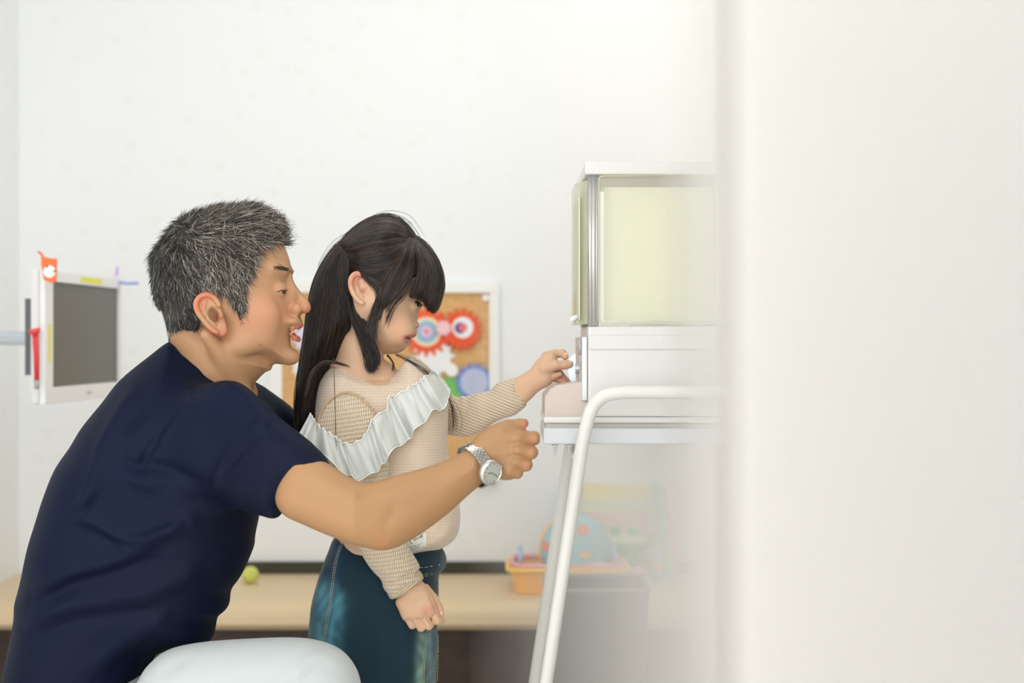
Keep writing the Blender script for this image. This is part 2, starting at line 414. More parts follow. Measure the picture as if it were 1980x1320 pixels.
M_yel = mat('yellow_label', (240, 232, 90), 0.5)
mon_box(0.20, 0.33, Hm - 0.018, Hm - 0.007, 0.0125, 0.0132).build('sticker', M_yel, mon)['label'] = 'yellow strip sticker on the top bezel'
mon_box(0.018, 0.03, 0.085, 0.165, 0.0125, 0.0132).build('sticker', M_yel, mon)['label'] = 'yellow strip sticker on the left bezel'
mon_box(L_ * 0.5, L_ * 0.56, 0.013, 0.019, 0.0125, 0.0130).build('maker_mark', mat('grey_print', (190, 192, 190), 0.5), mon)
mon_box(0.01, 0.05, 0.06, Hm - 0.06, -0.034, -0.0205).build('rear_gap_strip', mat('dark_grey_plastic', (96, 100, 104), 0.5), mon)  # strip standing in for the dark gap behind the housing, shade as colour
# pen hanging at the monitor's left, clips on its corners
pen = empty('red_pen', P(70, 745, 0.78), 'red marker pen hanging by the left edge of the monitor', 'pen')
MB().tube([P(71, 735, 0.775), P(70, 690, 0.775), P(68, 645, 0.775)], [0.005, 0.0055, 0.006]).build('barrel', mat('red_plastic', (222, 60, 60), 0.4), pen, smooth=True)
MB().tube([P(68, 645, 0.775), P(66, 636, 0.775)], [0.010, 0.013]).build('cap', mat('red_cap', (232, 80, 80), 0.4), pen, smooth=True)
MB().tube([P(71, 735, 0.775), P(71, 752, 0.775)], [0.006, 0.0045]).build('tip', mat('grey_tip', (170, 170, 170), 0.5), pen, smooth=True)
M_orange = mat('orange_paper', (238, 120, 62), 0.6); M_white = mat('white_paper', (244, 244, 242), 0.7); M_ink = mat('ink', (60, 56, 60), 0.6)
clip = empty('animal_ornament', P(95, 545, 0.76), 'orange cut-out animal face stuck on the upper left corner of the monitor', 'ornament')
def pxprism(pts, Y0, Y1, smooth=0):
    c = catmull(pts, smooth) if smooth else pts
    w = [P(a, b, Y0) for a, b in c]; return MB().prism([(p.x, p.z) for p in w], Y0, Y1)
pxprism([(79, 487), (84, 496), (97, 499), (109, 500), (109, 530), (107, 545), (98, 547), (84, 540), (80, 515)], 0.765, 0.770, 0).build('face', M_orange, clip)
MB().lathe(P(95, 525, 0.764), [(0.0001, 0), (0.0115, 0), (0.0125, 0.0009)], 24, 'Y').build('muzzle', M_white, clip)
for ex, ey in ((91, 515), (105, 524)): MB().sphere(P(ex, ey, 0.7633), 0.0022, (1, 0.4, 1)).build('eye', M_ink, clip, smooth=True)
MB().tube([P(80, 492, 0.767), P(75, 487, 0.767), P(73, 486, 0.767)], 0.002).build('tail', mat('red_string', (235, 90, 90), 0.6), clip, smooth=True)
bowo = empty('ribbon_star', P(228, 545, 1.24), 'blurry purple and blue pipe-cleaner star on the right corner of the monitor', 'ornament')
M_pur = mat('lilac_pipe', (196, 170, 232), 0.8); M_blu = mat('blue_pipe', (150, 165, 235), 0.8)
MB().tube([P(228, 545, 1.24), P(226, 530, 1.24), P(227, 515, 1.24)], [0.005, 0.004, 0.003]).build('spike', M_pur, bowo, smooth=True)
MB().tube([P(228, 545, 1.24), P(245, 548, 1.24), P(267, 547, 1.24)], [0.004, 0.003, 0.0035]).build('spike', M_blu, bowo, smooth=True)
MB().sphere(P(225, 542, 1.24), 0.012, (0.8, 0.5, 1.3)).build('hub', mat('lilac_felt', (226, 214, 232), 0.8), bowo, smooth=True)

# ------------------------------------------------------------------ cork board with paper gears
CY = WALLY
cork = empty('notice_board', P(745, 905, CY), 'cork notice board in a white frame on the back wall', 'notice board')
def corkmat():
    return mat('cork', (224, 182, 126), 0.85, noise=(70, (206, 160, 104), 0.8), bump=(160, 0.3, 0.002))
a, b = P(548, 567, CY), P(946, 912, CY)
MB().box((a.x, CY - 0.010, b.z), (b.x, CY - 0.002, a.z)).build('cork_panel', corkmat(), cork)
M_frame = mat('white_frame', (240, 241, 239), 0.45); fm = MB()
A, B = P(522, 547, CY), P(966, 932, CY)
for lo, hi in (((A.x, b.z), (a.x, a.z)), ((b.x, b.z), (B.x, a.z)), ((A.x, a.z), (B.x, A.z)), ((A.x, B.z), (B.x, b.z))):
    fm.box((lo[0], CY - 0.024, lo[1]), (hi[0], CY - 0.002, hi[1]), 0.003)
fm.build('frame', M_frame, cork)
def gear(name, px, py, r, teeth, col, label, off=0.014, disc=None, tl=1.22, rot=0.0, rings=None):
    Y = CY - off; c = P(px, py, Y); k = S * (DIST + Y) / DIST; R0 = r * k
    root = empty(name, c, label, 'paper gear', 'paper gears pinned to the cork board')
    pts = []
    for i in range(teeth):
        for f, rr in ((0.05, 1.0), (0.22, 1.0), (0.28, tl), (0.62, tl), (0.70, 1.0)):
            an = 2 * math.pi * (i + f) / teeth + rot; pts.append((c.x + R0 * rr * math.cos(an), c.z + R0 * rr * math.sin(an)))
    MB().prism(pts, Y - 0.004, Y).build('toothed_wheel', mat(name + '_paint', col, 0.6), root)
    for i, (f, cc, dx, dy) in enumerate(disc or []):
        p = Vector((c.x + dx * k, 0, c.z - dy * k)); y = Y - 0.0045 - i * 0.001
        MB().lathe((p.x, y, p.z), [(0.0001, -0.0004), (R0 * f, -0.0004), (R0 * f, 0.0005)], 40, 'Y').build('disc', mat(name + '_disc', cc, 0.6), root)
    return root
gear('paper_gear', 825, 641, 40, 18, (236, 96, 50), 'orange paper gear with a rainbow ring disc, just right of the girl\'s nose',
     disc=[(0.76, (240, 120, 110), 0, 0), (0.70, (246, 226, 190), 0, 0), (0.56, (160, 200, 205), 0, 0), (0.42, (160, 175, 215), 0, 0), (0.28, (222, 200, 222), 0, 0), (0.12, (226, 140, 150), 0, 0)])
gear('paper_gear', 892, 637, 34, 16, (232, 88, 46), 'red-orange paper gear with a white disc, at the upper right of the cork board', off=0.02,
     disc=[(0.60, (240, 240, 244), 3, -4), (0.32, (110, 80, 140), -2, -3), (0.24, (226, 120, 130), 3, -4)], rot=0.1)
gear('paper_gear', 838, 690, 34, 14, (238, 240, 242), 'large white paper gear in the middle of the cork board', off=0.012, rot=0.3)
gear('paper_gear', 858, 634, 13, 8, (244, 200, 205), 'small pale pink paper gear between the two orange gears', off=0.026)
gear('paper_gear', 872, 752, 22, 10, (120, 196, 104), 'green paper gear peeking out behind the girl\'s shoulder', off=0.013)
gear('paper_gear', 874, 716, 11, 8, (240, 243, 240), 'small white paper gear above the green one', off=0.019)
gear('paper_gear', 917, 739, 31, 15, (120, 146, 224), 'blue paper gear with a pale lilac disc at the lower right', off=0.018, disc=[(0.86, (186, 194, 222), 0, 0)])
gear('paper_gear', 592, 655, 22, 12, (222, 214, 236), 'pale lilac paper gear seen between the two faces', off=0.014)
gear('paper_gear', 586, 712, 18, 10, (240, 238, 236), 'white paper gear seen between the man\'s chin and the girl\'s hair', off=0.013)
tag(MB().sphere(P(939, 576, CY - 0.022), 0.009, (1, 0.6, 1)).build('push_pin', M_white, smooth=True), 'round white push pin in the upper right corner of the cork board', 'push pin')

# ------------------------------------------------------------------ toys on the bench
zb = zt + 0.0008
Yb = 1.34
M_ylw = mat('yellow_plastic', (246, 200, 84), 0.35); M_org = mat('orange_plastic', (252, 190, 90), 0.35); M_pink = mat('pink_plastic', (246, 170, 184), 0.35)
basket = empty('toy_basket', (P(1098, 1110, 1.42).x, 1.47, zt), 'yellow toy basket with a pink rim standing on the bench', 'basket')
def rrect(cx, cy, hx, hy, r, n=5):
    out = []
    for sx, sy, a0 in ((1, 1, 0), (-1, 1, 90), (-1, -1, 180), (1, -1, 270)):
        for i in range(n + 1):
            a = math.radians(a0 + 90 * i / n); out.append((cx + sx * (hx - r) + r * math.cos(a), cy + sy * (hy - r) + r * math.sin(a)))
    return out
def loft_rr(specs, caps=(True, False)):
    """specs: (cx, cy, hx, hy, r, z)"""
    V = []; F = []; m = None
    for (cx, cy, hx, hy, r, z) in specs:
        ring = rrect(cx, cy, hx, hy, r); m = len(ring); V += [(x, y, z) for x, y in ring]
    for i in range(len(specs) - 1):
        for k in range(m): F.append((i * m + k, i * m + (k + 1) % m, (i + 1) * m + (k + 1) % m, (i + 1) * m + k))
    if caps[0]: F.append(tuple(range(m - 1, -1, -1)))
    if caps[1]: F.append(tuple((len(specs) - 1) * m + k for k in range(m)))
    return V, F
bx = P(1098, 1100, 1.42).x; rz = 0.408; hw = 0.148; by = 1.47
MB().add(*loft_rr([(bx, by, hw - 0.018, 0.078, 0.02, zb), (bx, by, hw - 0.006, 0.088, 0.02, rz - 0.004), (bx, by, hw - 0.009, 0.085, 0.02, rz - 0.004), (bx, by, hw - 0.022, 0.074, 0.02, zb + 0.003)], (True, True))).build('tub', M_org, basket, angle=40)
MB().tube([(x, y, rz - 0.002) for x, y in rrect(bx, by, hw, 0.095, 0.03)], 0.0065, closed=True).build('rim', M_ylw, basket, smooth=True)
MB().tube([(x, y, rz + 0.008) for x, y in rrect(bx, by, hw - 0.012, 0.085, 0.03)], 0.0055, closed=True).build('upper_rim', M_pink, basket, smooth=True)
for sx in (-1, 1):
    hp = [Vector((bx + sx * (hw - 0.03 - 0.0 * t), by - 0.0 + 0.045 - 0.09 * t, rz + 0.008 + 0.035 * math.sin(math.pi * t))) for t in np.linspace(0, 1, 9)]
    MB().tube(hp, 0.006).build('handle', mat('pale_blue_plastic', (160, 190, 226), 0.4), basket, smooth=True)
ballc = P(1112, 1063, 1.47); br = 0.092
ball = empty('shape_ball', ballc - Vector((0, 0, br)), 'blue, green and orange shape-sorter ball in the toy basket', 'toy ball')
def ball_part(name, u0, u1, m, r=br, th=0.0):
    V = []; nU, nV = max(4, int((u1 - u0) / 6)), 24
    for i in range(nU + 1):
        a = math.radians(u0 + (u1 - u0) * i / nU)
        for j in range(nV + 1):
            b_ = math.pi * j / nV; V.append(ballc + Vector((r * math.cos(b_), -r * math.sin(b_) * math.cos(a), r * math.sin(b_) * math.sin(a))))
    F = [(i * (nV + 1) + j, i * (nV + 1) + j + 1, (i + 1) * (nV + 1) + j + 1, (i + 1) * (nV + 1) + j) for i in range(nU) for j in range(nV)]
    return F, V
M_teal = mat('aqua_plastic', (140, 200, 214), 0.4); M_grn = mat('mint_green_plastic', (120, 196, 160), 0.4); M_ppl = mat('peach_plastic', (250, 200, 120), 0.4); M_redo = mat('orange_red_plastic', (236, 112, 74), 0.4)
def lune(name, t0, t1, m, r):                        # slice of the ball between two x-angles
    V = []; nU, nV = 10, 40
    for i in range(nU + 1):
        x = math.cos(math.radians(t0 + (t1 - t0) * i / nU)); rr = math.sqrt(max(0, 1 - x * x))
        for j in range(nV): an = 2 * math.pi * j / nV; V.append(ballc + Vector((r * x, r * rr * math.cos(an), r * rr * math.sin(an))))
    F = [(i * nV + j, i * nV + (j + 1) % nV, (i + 1) * nV + (j + 1) % nV, (i + 1) * nV + j) for i in range(nU) for j in range(nV)]
    mb = MB().add(V, F); return mb
R3 = Matrix.Rotation(math.radians(-62), 3, 'Z')
def rotb(mb):
    mb.v = [tuple(ballc + R3 @ (Vector(v) - ballc)) for v in mb.v]; return mb
rotb(lune('s', 1, 96, M_teal, br)).build('shell', M_teal, ball, smooth=True)['label'] = 'aqua half of the ball'
rotb(lune('s', 110, 179, M_grn, br)).build('shell', M_grn, ball, smooth=True)['label'] = 'green half of the ball'
rotb(lune('s', 95, 111, M_ppl, br * 1.02)).build('seam_band', M_ppl, ball, smooth=True)
def patch(px, py, rx, rz_, n, m, rot=0):
    c0 = P(px, py, 1.38); V = []
    for ring, f in enumerate((0.0, 1.0)):
        for i in range(n):
            an = 2 * math.pi * i / n + rot; x = c0.x + rx * math.cos(an); z = c0.z + rz_ * math.sin(an)
            dx, dz = x - ballc.x, z - ballc.z; d2 = max(0, (br * (1.0 + 0.015 * f)) ** 2 - dx * dx - dz * dz); V.append((x, ballc.y - math.sqrt(d2), z))
    F = [tuple(range(n, 2 * n))] + [(i, (i + 1) % n, n + (i + 1) % n, n + i) for i in range(n)]
    MB().add(V, F).build('shape_hole', m, ball)
patch(1128, 1027, 0.017, 0.014, 6, M_redo); patch(1057, 1060, 0.010, 0.016, 4, M_redo, 0.5); patch(1131, 1072, 0.014, 0.010, 5, M_org, 0.3)
tag(MB().sphere((P(1152, 1092, 1.40).x, 1.398, 0.404), 0.05, (1.05, 0.35, 0.42)).build('plush_toy', mat('pale_pink_plush', (240, 212, 214), 0.9, bump=(120, 0.5, 0.004)), smooth=True), 'pale pink plush toy in the front of the toy basket', 'plush toy')
tag(MB().sphere((P(484, 1098, 1.55).x, 1.55, zt + 0.0225), 0.022).build('small_ball', mat('lime_rubber', (206, 214, 110), 0.5), smooth=True), 'small lime ball on the bench behind the man\'s waist', 'ball')

# book rack and boards behind the basket
rack = empty('book_rack', (P(1180, 1110, 1.68).x, 1.68, zt), 'pale tiered picture-book rack standing on the bench by the back wall', 'book rack')
M_rack = mat('cream_board', (232, 228, 206), 0.6)
xl, xr = P(1090, 0, 1.68).x, P(1262, 0, 1.68).x
for i in range(3):
    z0 = zb + 0.05 + 0.055 * i
    MB().box((xl, 1.662 + 0.015 * i, zb + 0.0), (xr, 1.6645 + 0.015 * i, z0 + 0.025), 0.001).build('shelf_board', M_rack, rack)
MB().box((xl - 0.006, 1.655, zb), (xl - 0.0005, WALLY - 0.003, 0.585), 0.001).build('side_panel', mat('blue_board', (130, 170, 210), 0.5), rack)
MB().box((xr + 0.0005, 1.655, zb), (xr + 0.006, WALLY - 0.003, 0.585), 0.001).build('side_panel', mat('pale_mint_board', (200, 224, 206), 0.5), rack)
bk = [((244, 186, 150), 0.004, 0.05, 0.0, 0.18, 0.574), ((240, 226, 120), 0.0, 0.21, 1, 0.0, 0.566), ((238, 200, 196), 0.0, 0.21, 2, 0.0, 0.545)]
def book(x0, x1, y, z0, z1, col, label):
    r = empty('picture_book', ((x0 + x1) / 2, y, z0), label, 'book', 'picture books in the tiered rack')
    MB().box((x0, y, z0), (x1, y + 0.002, z1)).build('cover', mat('book_cover', col, 0.5), r)
    MB().box((x0 + 0.003, y + 0.0021, z0 + 0.002), (x1 - 0.003, y + 0.009, z1 - 0.003)).build('pages', M_white, r)
book(xl + 0.004, xl + 0.05, 1.696, zb, 0.590, (244, 170, 130), 'tall orange picture book at the left end of the rack')
book(xl + 0.055, xr - 0.01, 1.696, zb, 0.588, (240, 226, 130), 'yellow-topped picture book in the back tier of the rack')
book(xl + 0.03, xr - 0.012, 1.681, zb, 0.548, (222, 226, 196), 'pale green picture book in the middle tier of the rack')
book(xl + 0.035, xr - 0.02, 1.666, zb, 0.515, (240, 196, 190), 'pale pink picture book in the front tier of the rack')
# green toy chest lid with two knobs
gt = empty('toy_table', (P(1205, 1100, 1.61).x, 1.61, zt), 'small green toy tub with a pale lid and two green blocks on top', 'toy')
M_green = mat('green_plastic', (96, 186, 120), 0.4); M_palegreen = mat('pale_green_plastic', (206, 226, 196), 0.5)
gx = P(1205, 0, 1.61).x
MB().lathe((gx, 1.61, 0), [(0.0001, zb), (0.036, zb), (0.038, 0.42)], 28, sy=0.5).build('tub', M_green, gt, smooth=True)
MB().lathe((gx, 1.61, 0), [(0.0001, 0.412), (0.055, 0.420), (0.070, 0.432), (0.072, 0.438), (0.068, 0.444), (0.0001, 0.444)], 32, sy=0.5).build('rim', M_green, gt, angle=50)
MB().lathe((gx, 1.61, 0), [(0.0001, 0.4445), (0.062, 0.4445), (0.056, 0.463), (0.0001, 0.468)], 32, sy=0.5).build('lid', M_palegreen, gt, angle=50)
for dx in (-0.035, 0.012): MB().box((gx + dx, 1.585, 0.465), (gx + dx + 0.026, 1.61, 0.484), 0.003).build('block', M_green, gt)
bt = empty('small_bottle', (P(1272, 1115, 1.58).x, 1.58, zt), 'small pale blue bottle with an orange label beside the green tub', 'bottle')
MB().lathe(bt.location, [(0.0001, 0.001), (0.013, 0.001), (0.013, 0.07), (0.006, 0.082)], 20).build('body', mat('pale_blue_bottle', (160, 208, 220), 0.4), bt, smooth=True)
MB().lathe(bt.location, [(0.0065, 0.082), (0.0065, 0.094), (0.0001, 0.094)], 20).build('cap', M_white, bt, smooth=True)
MB().lathe(bt.location, [(0.0133, 0.03), (0.0133, 0.05)], 20).build('paper_label', M_org, bt, smooth=True)
bd = empty('leaning_board', (P(1300, 1110, 1.6).x, 1.6, zt), 'mint green play board with a red edge leaning beside the book rack', 'board')
def slant(x0, x1, lean, y0, y1, z1):
    return MB().add([(x0 + lean, y0, zb), (x1 + lean, y0, zb), (x1, y0, z1), (x0, y0, z1), (x0 + lean, y1, zb), (x1 + lean, y1, zb), (x1, y1, z1), (x0, y1, z1)],
                    [(0, 1, 2, 3), (7, 6, 5, 4), (0, 4, 5, 1), (1, 5, 6, 2), (2, 6, 7, 3), (3, 7, 4, 0)])
x0 = P(1262, 0, 1.6).x
slant(x0, x0 + 0.022, 0.035, 1.575, 1.65, 0.60).build('panel', mat('mint_board', (130, 200, 150), 0.5), bd)
slant(x0 + 0.0225, x0 + 0.034, 0.036, 1.575, 1.65, 0.585).build('edge', mat('red_board', (222, 110, 100), 0.5), bd)
# grey bin
binr = empty('waste_bin', (P(1160, 1200, 0.84).x, 0.85, 0), 'tall grey plastic waste bin standing in front of the bench', 'bin')
bcx = P(1157, 0, 0.75).x; bcy = 0.845; hwx = 0.106; M_bin = mat('grey_plastic', (92, 92, 92), 0.5)
MB().add(*loft_rr([(bcx, bcy, hwx - 0.028, 0.07, 0.015, 0.0005), (bcx, bcy, hwx - 0.002, 0.092, 0.015, 0.464), (bcx, bcy, hwx - 0.005, 0.089, 0.015, 0.464), (bcx, bcy, hwx - 0.03, 0.067, 0.015, 0.004)], (True, True))).build('body', M_bin, binr, angle=40)
MB().tube([(x, y, 0.467) for x, y in rrect(bcx, bcy, hwx, 0.094, 0.018)], 0.0036, closed=True, n=8).build('rim', mat('light_grey_plastic', (150, 150, 148), 0.4), binr, smooth=True)
bag = MB().sphere((bcx + hwx - 0.012, bcy + 0.09, 0.474), 0.016, (1.2, 0.35, 0.7)).build('waste_bag', mat('pink_bag', (236, 190, 190), 0.5), smooth=True)
tag(bag, 'pink bag corner sticking over the back rim of the grey bin', 'bag')

# ------------------------------------------------------------------ capsule toy machine on its tube stand
M_mach = mat('machine_white', (218, 218, 217), 0.4); M_machg = mat('machine_cool_white', (208, 212, 218), 0.4)
M_clear = mat('clear_acrylic', (250, 252, 240), 0.03, alpha=0.16, spec=0.6); M_clry = mat('clear_acrylic_edge', (216, 219, 186), 0.1, alpha=0.55)
M_paper = mat('pale_yellow_paper', (214, 215, 190), 0.8); M_chrome = mat('brushed_metal', (200, 201, 202), 0.34, metal=0.6)
M_beige = mat('pinkish_plastic', (204, 193, 184), 0.45)
Yn, Yf = 0.02, 0.26                                   # the camera-facing side and the far side
mach = empty('capsule_machine', P(1265, 860, 0.14), 'white capsule toy machine with a pale yellow window, on a tube stand', 'capsule machine')
def pb(px0, py0, px1, py1, Y0, Y1, bev=0.002):        # box whose near face covers these photo pixels
    a, b = P(px0, py0, Y0), P(px1, py1, Y0); return MB().box((a.x, Y0, b.z), (b.x, Y1, a.z), bev)
pb(1131, 312, 1404, 337, Yn - 0.004, Yf + 0.004, 0.003).build('top_cap', M_mach, mach)
pb(1386, 337.5, 1404, 628, Yn, Yf, 0.002).build('rear_post', M_mach, mach)
cp = MB()
for i, (x, r) in enumerate(((1141.5, 0.0035), (1148, 0.0045), (1153.5, 0.003))): cp.tube([P(x, 338, Yn + 0.004), P(x, 630, Yn + 0.004)], r, n=12)
cp.build('corner_post', M_chrome, mach, smooth=True)
cp = MB()
for i, (x, r) in enumerate(((1141.5, 0.0035), (1148, 0.0045))):
    c = P(x, 338, Yn); d = P(x, 630, Yn); cp.tube([(c.x, Yf - 0.004, c.z), (d.x, Yf - 0.004, d.z)], r, n=12)
cp.build('corner_post', M_chrome, mach, smooth=True)
pb(1168, 362, 1380, 620, Yn + 0.022, Yn + 0.024, 0).build('window_card', M_paper, mach)
pb(1164, 340, 1384, 361, Yn + 0.05, Yn + 0.052, 0).build('back_card', M_beige, mach)
pb(1158, 340, 1385, 624, Yn + 0.004, Yn + 0.0065, 0.001).build('side_window', M_clear, mach)
e = MB(); rr = []
for (cx, cy, a0) in ((1166, 348, 180), (1377, 344, 270), (1378, 617, 0), (1166, 617, 90)):
    for i in range(5): an = math.radians(a0 + 22.5 * i); rr.append(P(cx + 8 * math.cos(an), cy + 8 * math.sin(an), Yn + 0.003))
e.tube(rr, 0.0018, n=8, closed=True); e.build('window_rim', M_clry, mach, smooth=True)
# bulging front window towards the girl
fa, fb = P(1137, 346, Yn), P(1114, 346, Yn); zt1, zb1 = P(0, 347, Yn).z, P(0, 626, Yn).z
V = []; F = []; ny = 13
for j in range(ny):
    t = j / (ny - 1); y = Yn + 0.012 + (Yf - Yn - 0.024) * t; bul = (1 - abs(2 * t - 1) ** 5)
    for z in (zt1, zb1): V.append((fa.x + (fb.x - fa.x) * max(bul, 0.0), y, z))
for j in range(ny - 1): F.append((2 * j, 2 * j + 1, 2 * j + 3, 2 * j + 2))
F += [tuple(range(0, 2 * ny, 2)), tuple(range(2 * ny - 1, 0, -2))]
MB().add(V, F).build('front_window', M_clry, mach, angle=40)
x_ = P(1133, 0, Yn).x; MB().box((x_ - 0.010, Yn + 0.02, zb1 + 0.006), (x_ - 0.008, Yf - 0.02, zt1 - 0.024)).build('front_card', M_paper, mach)
MB().tube([P(1117, 612, Yn + 0.02), P(1106, 617, Yn + 0.02), P(1105, 622, Yn + 0.02)], 0.004).build('latch', M_offwhite, mach, smooth=True)
pb(1137, 630, 1404, 805.7, Yn, Yf, 0.004).build('body', M_mach, mach)
pb(1139, 648, 1402, 675, Yn - 0.003, Yn - 0.0002, 0.001).build('trim_strip', M_mach, mach)
pxp = P(1131, 0, Yn).x
MB().box((pxp - 0.004, Yn + 0.01, P(0, 775, Yn).z), (P(1137, 0, Yn).x - 0.0005, Yf - 0.01, P(0, 651, Yn).z), 0.001).build('face_plate', M_chrome, mach)
MB().lathe((pxp - 0.0045, Yn + 0.045, P(0, 672, Yn).z), [(0.0001, -0.006), (0.010, -0.004), (0.012, 0.0)], 20, 'X').build('coin_slot', M_chrome, mach, smooth=True)
KY = 0.125
kx = P(1112, 0, KY).x; kz = P(0, 712, KY).z; ke = P(1130, 0, KY).x
MB().lathe((0, KY, kz), [(0.0001, kx), (0.0085, kx), (0.0085, ke - 0.002), (0.012, ke - 0.002), (0.012, pxp - 0.004)], 20, 'X').build('crank_stem', M_chrome, mach, angle=40)
kn = [(1113, 683), (1107, 686), (1101, 694), (1098, 705), (1099, 720), (1103, 736), (1113, 738)]
w = [P(a_, b_, KY) for a_, b_ in catmull(kn, 4, False)]
MB().prism([(p.x, p.z) for p in w], KY - 0.002, KY + 0.002).build('crank_knob', mat('pale_metal', (206, 220, 226), 0.3, metal=0.6), mach)
tr = [(1127, 738), (1076, 745), (1064, 753), (1054, 768), (1053, 805), (1135, 806), (1135, 738)]
w = [P(a_, b_, Yn + 0.02) for a_, b_ in catmull(tr, 1)]
MB().prism([(p.x, p.z) for p in w], Yn + 0.02, Yf - 0.02).build('chute', M_beige, mach)
pb(1051, 806, 1404, 818, Yn, Yf, 0.003).build('tray_lip', M_mach, mach)
pb(1056, 818.3, 1404, 827, Yn + 0.01, Yf - 0.01, 0.0).build('tray_shade_strip', mat('shadow_grey', (206, 204, 196), 0.6), mach)  # solid strip, the shadow band under the lip put into its grey
pb(1051, 827.3, 1404, 859, Yn, Yf, 0.003).build('tray_box', M_machg, mach)
for x in (1073, 1101):
    MB().tube([P(x, 859, Yn + 0.02), P(x, 863, Yn + 0.02), P(x, 863.5, Yn + 0.02), P(x, 879, Yn + 0.02)], [0.005, 0.005, 0.0028, 0.0022], n=12).build('peg', M_offwhite, mach, smooth=True)
stand = empty('machine_stand', P(1230, 1500, 0.1), 'white steel tube stand carrying the capsule machine', 'stand')
M_tube = mat('white_tube', (222, 224, 221), 0.32)
stand.location.z = 0
def frame_path(Y, dx=0, floor_=True):
    top = [(1137, 810), (1148, 784), (1168, 766), (1200, 759), (1250, 758)]
    pts = [P(a_ + dx, b_, Y) for a_, b_ in catmull([(1125, 862)] + top, 5, False)]
    p0 = P(1125 + dx, 862, Y); p1 = P(1056 + dx, 1320, Y); d = (p1 - p0); low = p0 + d * ((p0.z - 0.012) / (p0.z - p1.z))
    rt = [P(1250 + 60 * i, 758, Y) for i in range(1, 4)]
    last = pts[-1]; mirror = []
    xm = P(1330 + dx, 0, Y).x
    left = [low] + pts
    right = [Vector((2 * xm - p.x, p.y, p.z)) for p in reversed(left)]
    return left + right
MB().tube(frame_path(-0.03), 0.0098, n=16).build('front_hoop', M_tube, stand, smooth=True)
MB().tube([Vector((p.x, 0.30, p.z)) for p in frame_path(-0.03)], 0.0098, n=16).build('rear_hoop', M_tube, stand, smooth=True)
def on(Y, z, side):
    p0, p1 = P(1125, 862, -0.03), P(1056, 1320, -0.03); t = (p0.z - z) / (p0.z - p1.z); x = p0.x + (p1.x - p0.x) * t
    xm = P(1330, 0, -0.03).x; return Vector((x if side < 0 else 2 * xm - x, Y, z))
for z in (0.06, P(0, 872, 0).z - 0.012):
    for sd in (-1, 1): MB().tube([on(-0.03, z, sd), on(0.30, z, sd)], 0.008, n=12).build('cross_tube', M_tube, stand, smooth=True)
MB().tube([on(-0.03, 0.06, -1), on(-0.03, 0.06, 1)], 0.008, n=12).build('cross_tube', M_tube, stand, smooth=True)
# ------------------------------------------------------------------ materials of the people
def cloth_mat(name, col, rough, freq=0, strength=0.3, attr=None, kind='weave', sheen=0.3, noise=None, dark=None, ang=0.0):
    m = mat(name, col, rough, attr=attr, noise=noise, spec=0.25); nt = m.node_tree; b = nt.nodes['Principled BSDF']
    b.inputs['Sheen Weight'].default_value = sheen; b.inputs['Specular IOR Level'].default_value = 0.15
    if freq:
        tc = N(nt, 'ShaderNodeTexCoord'); mp = N(nt, 'ShaderNodeMapping'); mp.inputs['Rotation'].default_value = (0, ang, 0)
        sp = N(nt, 'ShaderNodeSeparateXYZ'); nt.links.new(tc.outputs['Object'], mp.inputs[0]); nt.links.new(mp.outputs[0], sp.inputs[0])
        def wave(sock, f, sh=0.0):
            a = N(nt, 'ShaderNodeMath', operation='MULTIPLY_ADD'); a.inputs[1].default_value = f; a.inputs[2].default_value = sh
            nt.links.new(sock, a.inputs[0]); c = N(nt, 'ShaderNodeMath', operation='SINE'); nt.links.new(a.outputs[0], c.inputs[0]); return c.outputs[0]
        if kind == 'knit':                           # staggered stitches, small holes drawn as dark dots
            zx = N(nt, 'ShaderNodeMath', operation='MULTIPLY_ADD'); zx.inputs[1].default_value = 0.5
            nt.links.new(sp.outputs['Z'], zx.inputs[0]); nt.links.new(sp.outputs['X'], zx.inputs[2])
            zy = N(nt, 'ShaderNodeMath', operation='MULTIPLY_ADD'); zy.inputs[1].default_value = -0.5
            nt.links.new(sp.outputs['Z'], zy.inputs[0]); nt.links.new(sp.outputs['X'], zy.inputs[2])
            w1 = wave(zx.outputs[0], freq); w2 = wave(zy.outputs[0], freq)
            mu = N(nt, 'ShaderNodeMath', operation='MULTIPLY'); nt.links.new(w1, mu.inputs[0]); nt.links.new(w2, mu.inputs[1]); h = mu.outputs[0]
        else:
            w1 = wave(sp.outputs['X'], freq); h = w1
        bp = N(nt, 'ShaderNodeBump'); bp.inputs['Strength'].default_value = strength; bp.inputs['Distance'].default_value = 0.002
        nt.links.new(h, bp.inputs['Height']); nt.links.new(bp.outputs[0], b.inputs['Normal'])
        if dark:  # gaps of the pattern darkened, their depth shade put into the colour
            r = N(nt, 'ShaderNodeMapRange'); r.inputs[1].default_value = 0.45; r.inputs[2].default_value = 1.0; r.inputs[4].default_value = 0.75
            mx = N(nt, 'ShaderNodeMix', data_type='RGBA'); mx.inputs[7].default_value = rgba(dark)
            nt.links.new(h, r.inputs[0]); nt.links.new(r.outputs[0], mx.inputs[0])
            old = b.inputs['Base Color'].links
            if old: nt.links.new(old[0].from_socket, mx.inputs[6])
            else: mx.inputs[6].default_value = rgba(col)
            nt.links.new(mx.outputs[2], b.inputs['Base Color'])
    return m
M_skin_m = mat('man_skin', (214, 164, 124), 0.48, sss=0.15, attr='Col', spec=0.4, bump=(420, 0.05, 0.0006))
M_skin_g = mat('girl_skin', (226, 186, 156), 0.5, sss=0.15, attr='Col', spec=0.35)
M_navy = cloth_mat('navy_scrub_cloth', (8, 16, 36), 0.6, sheen=0.0, noise=(3, (7, 19, 45), 0.6))
M_trou = cloth_mat('white_trouser_cloth', (178, 185, 186), 0.7, sheen=0.2)
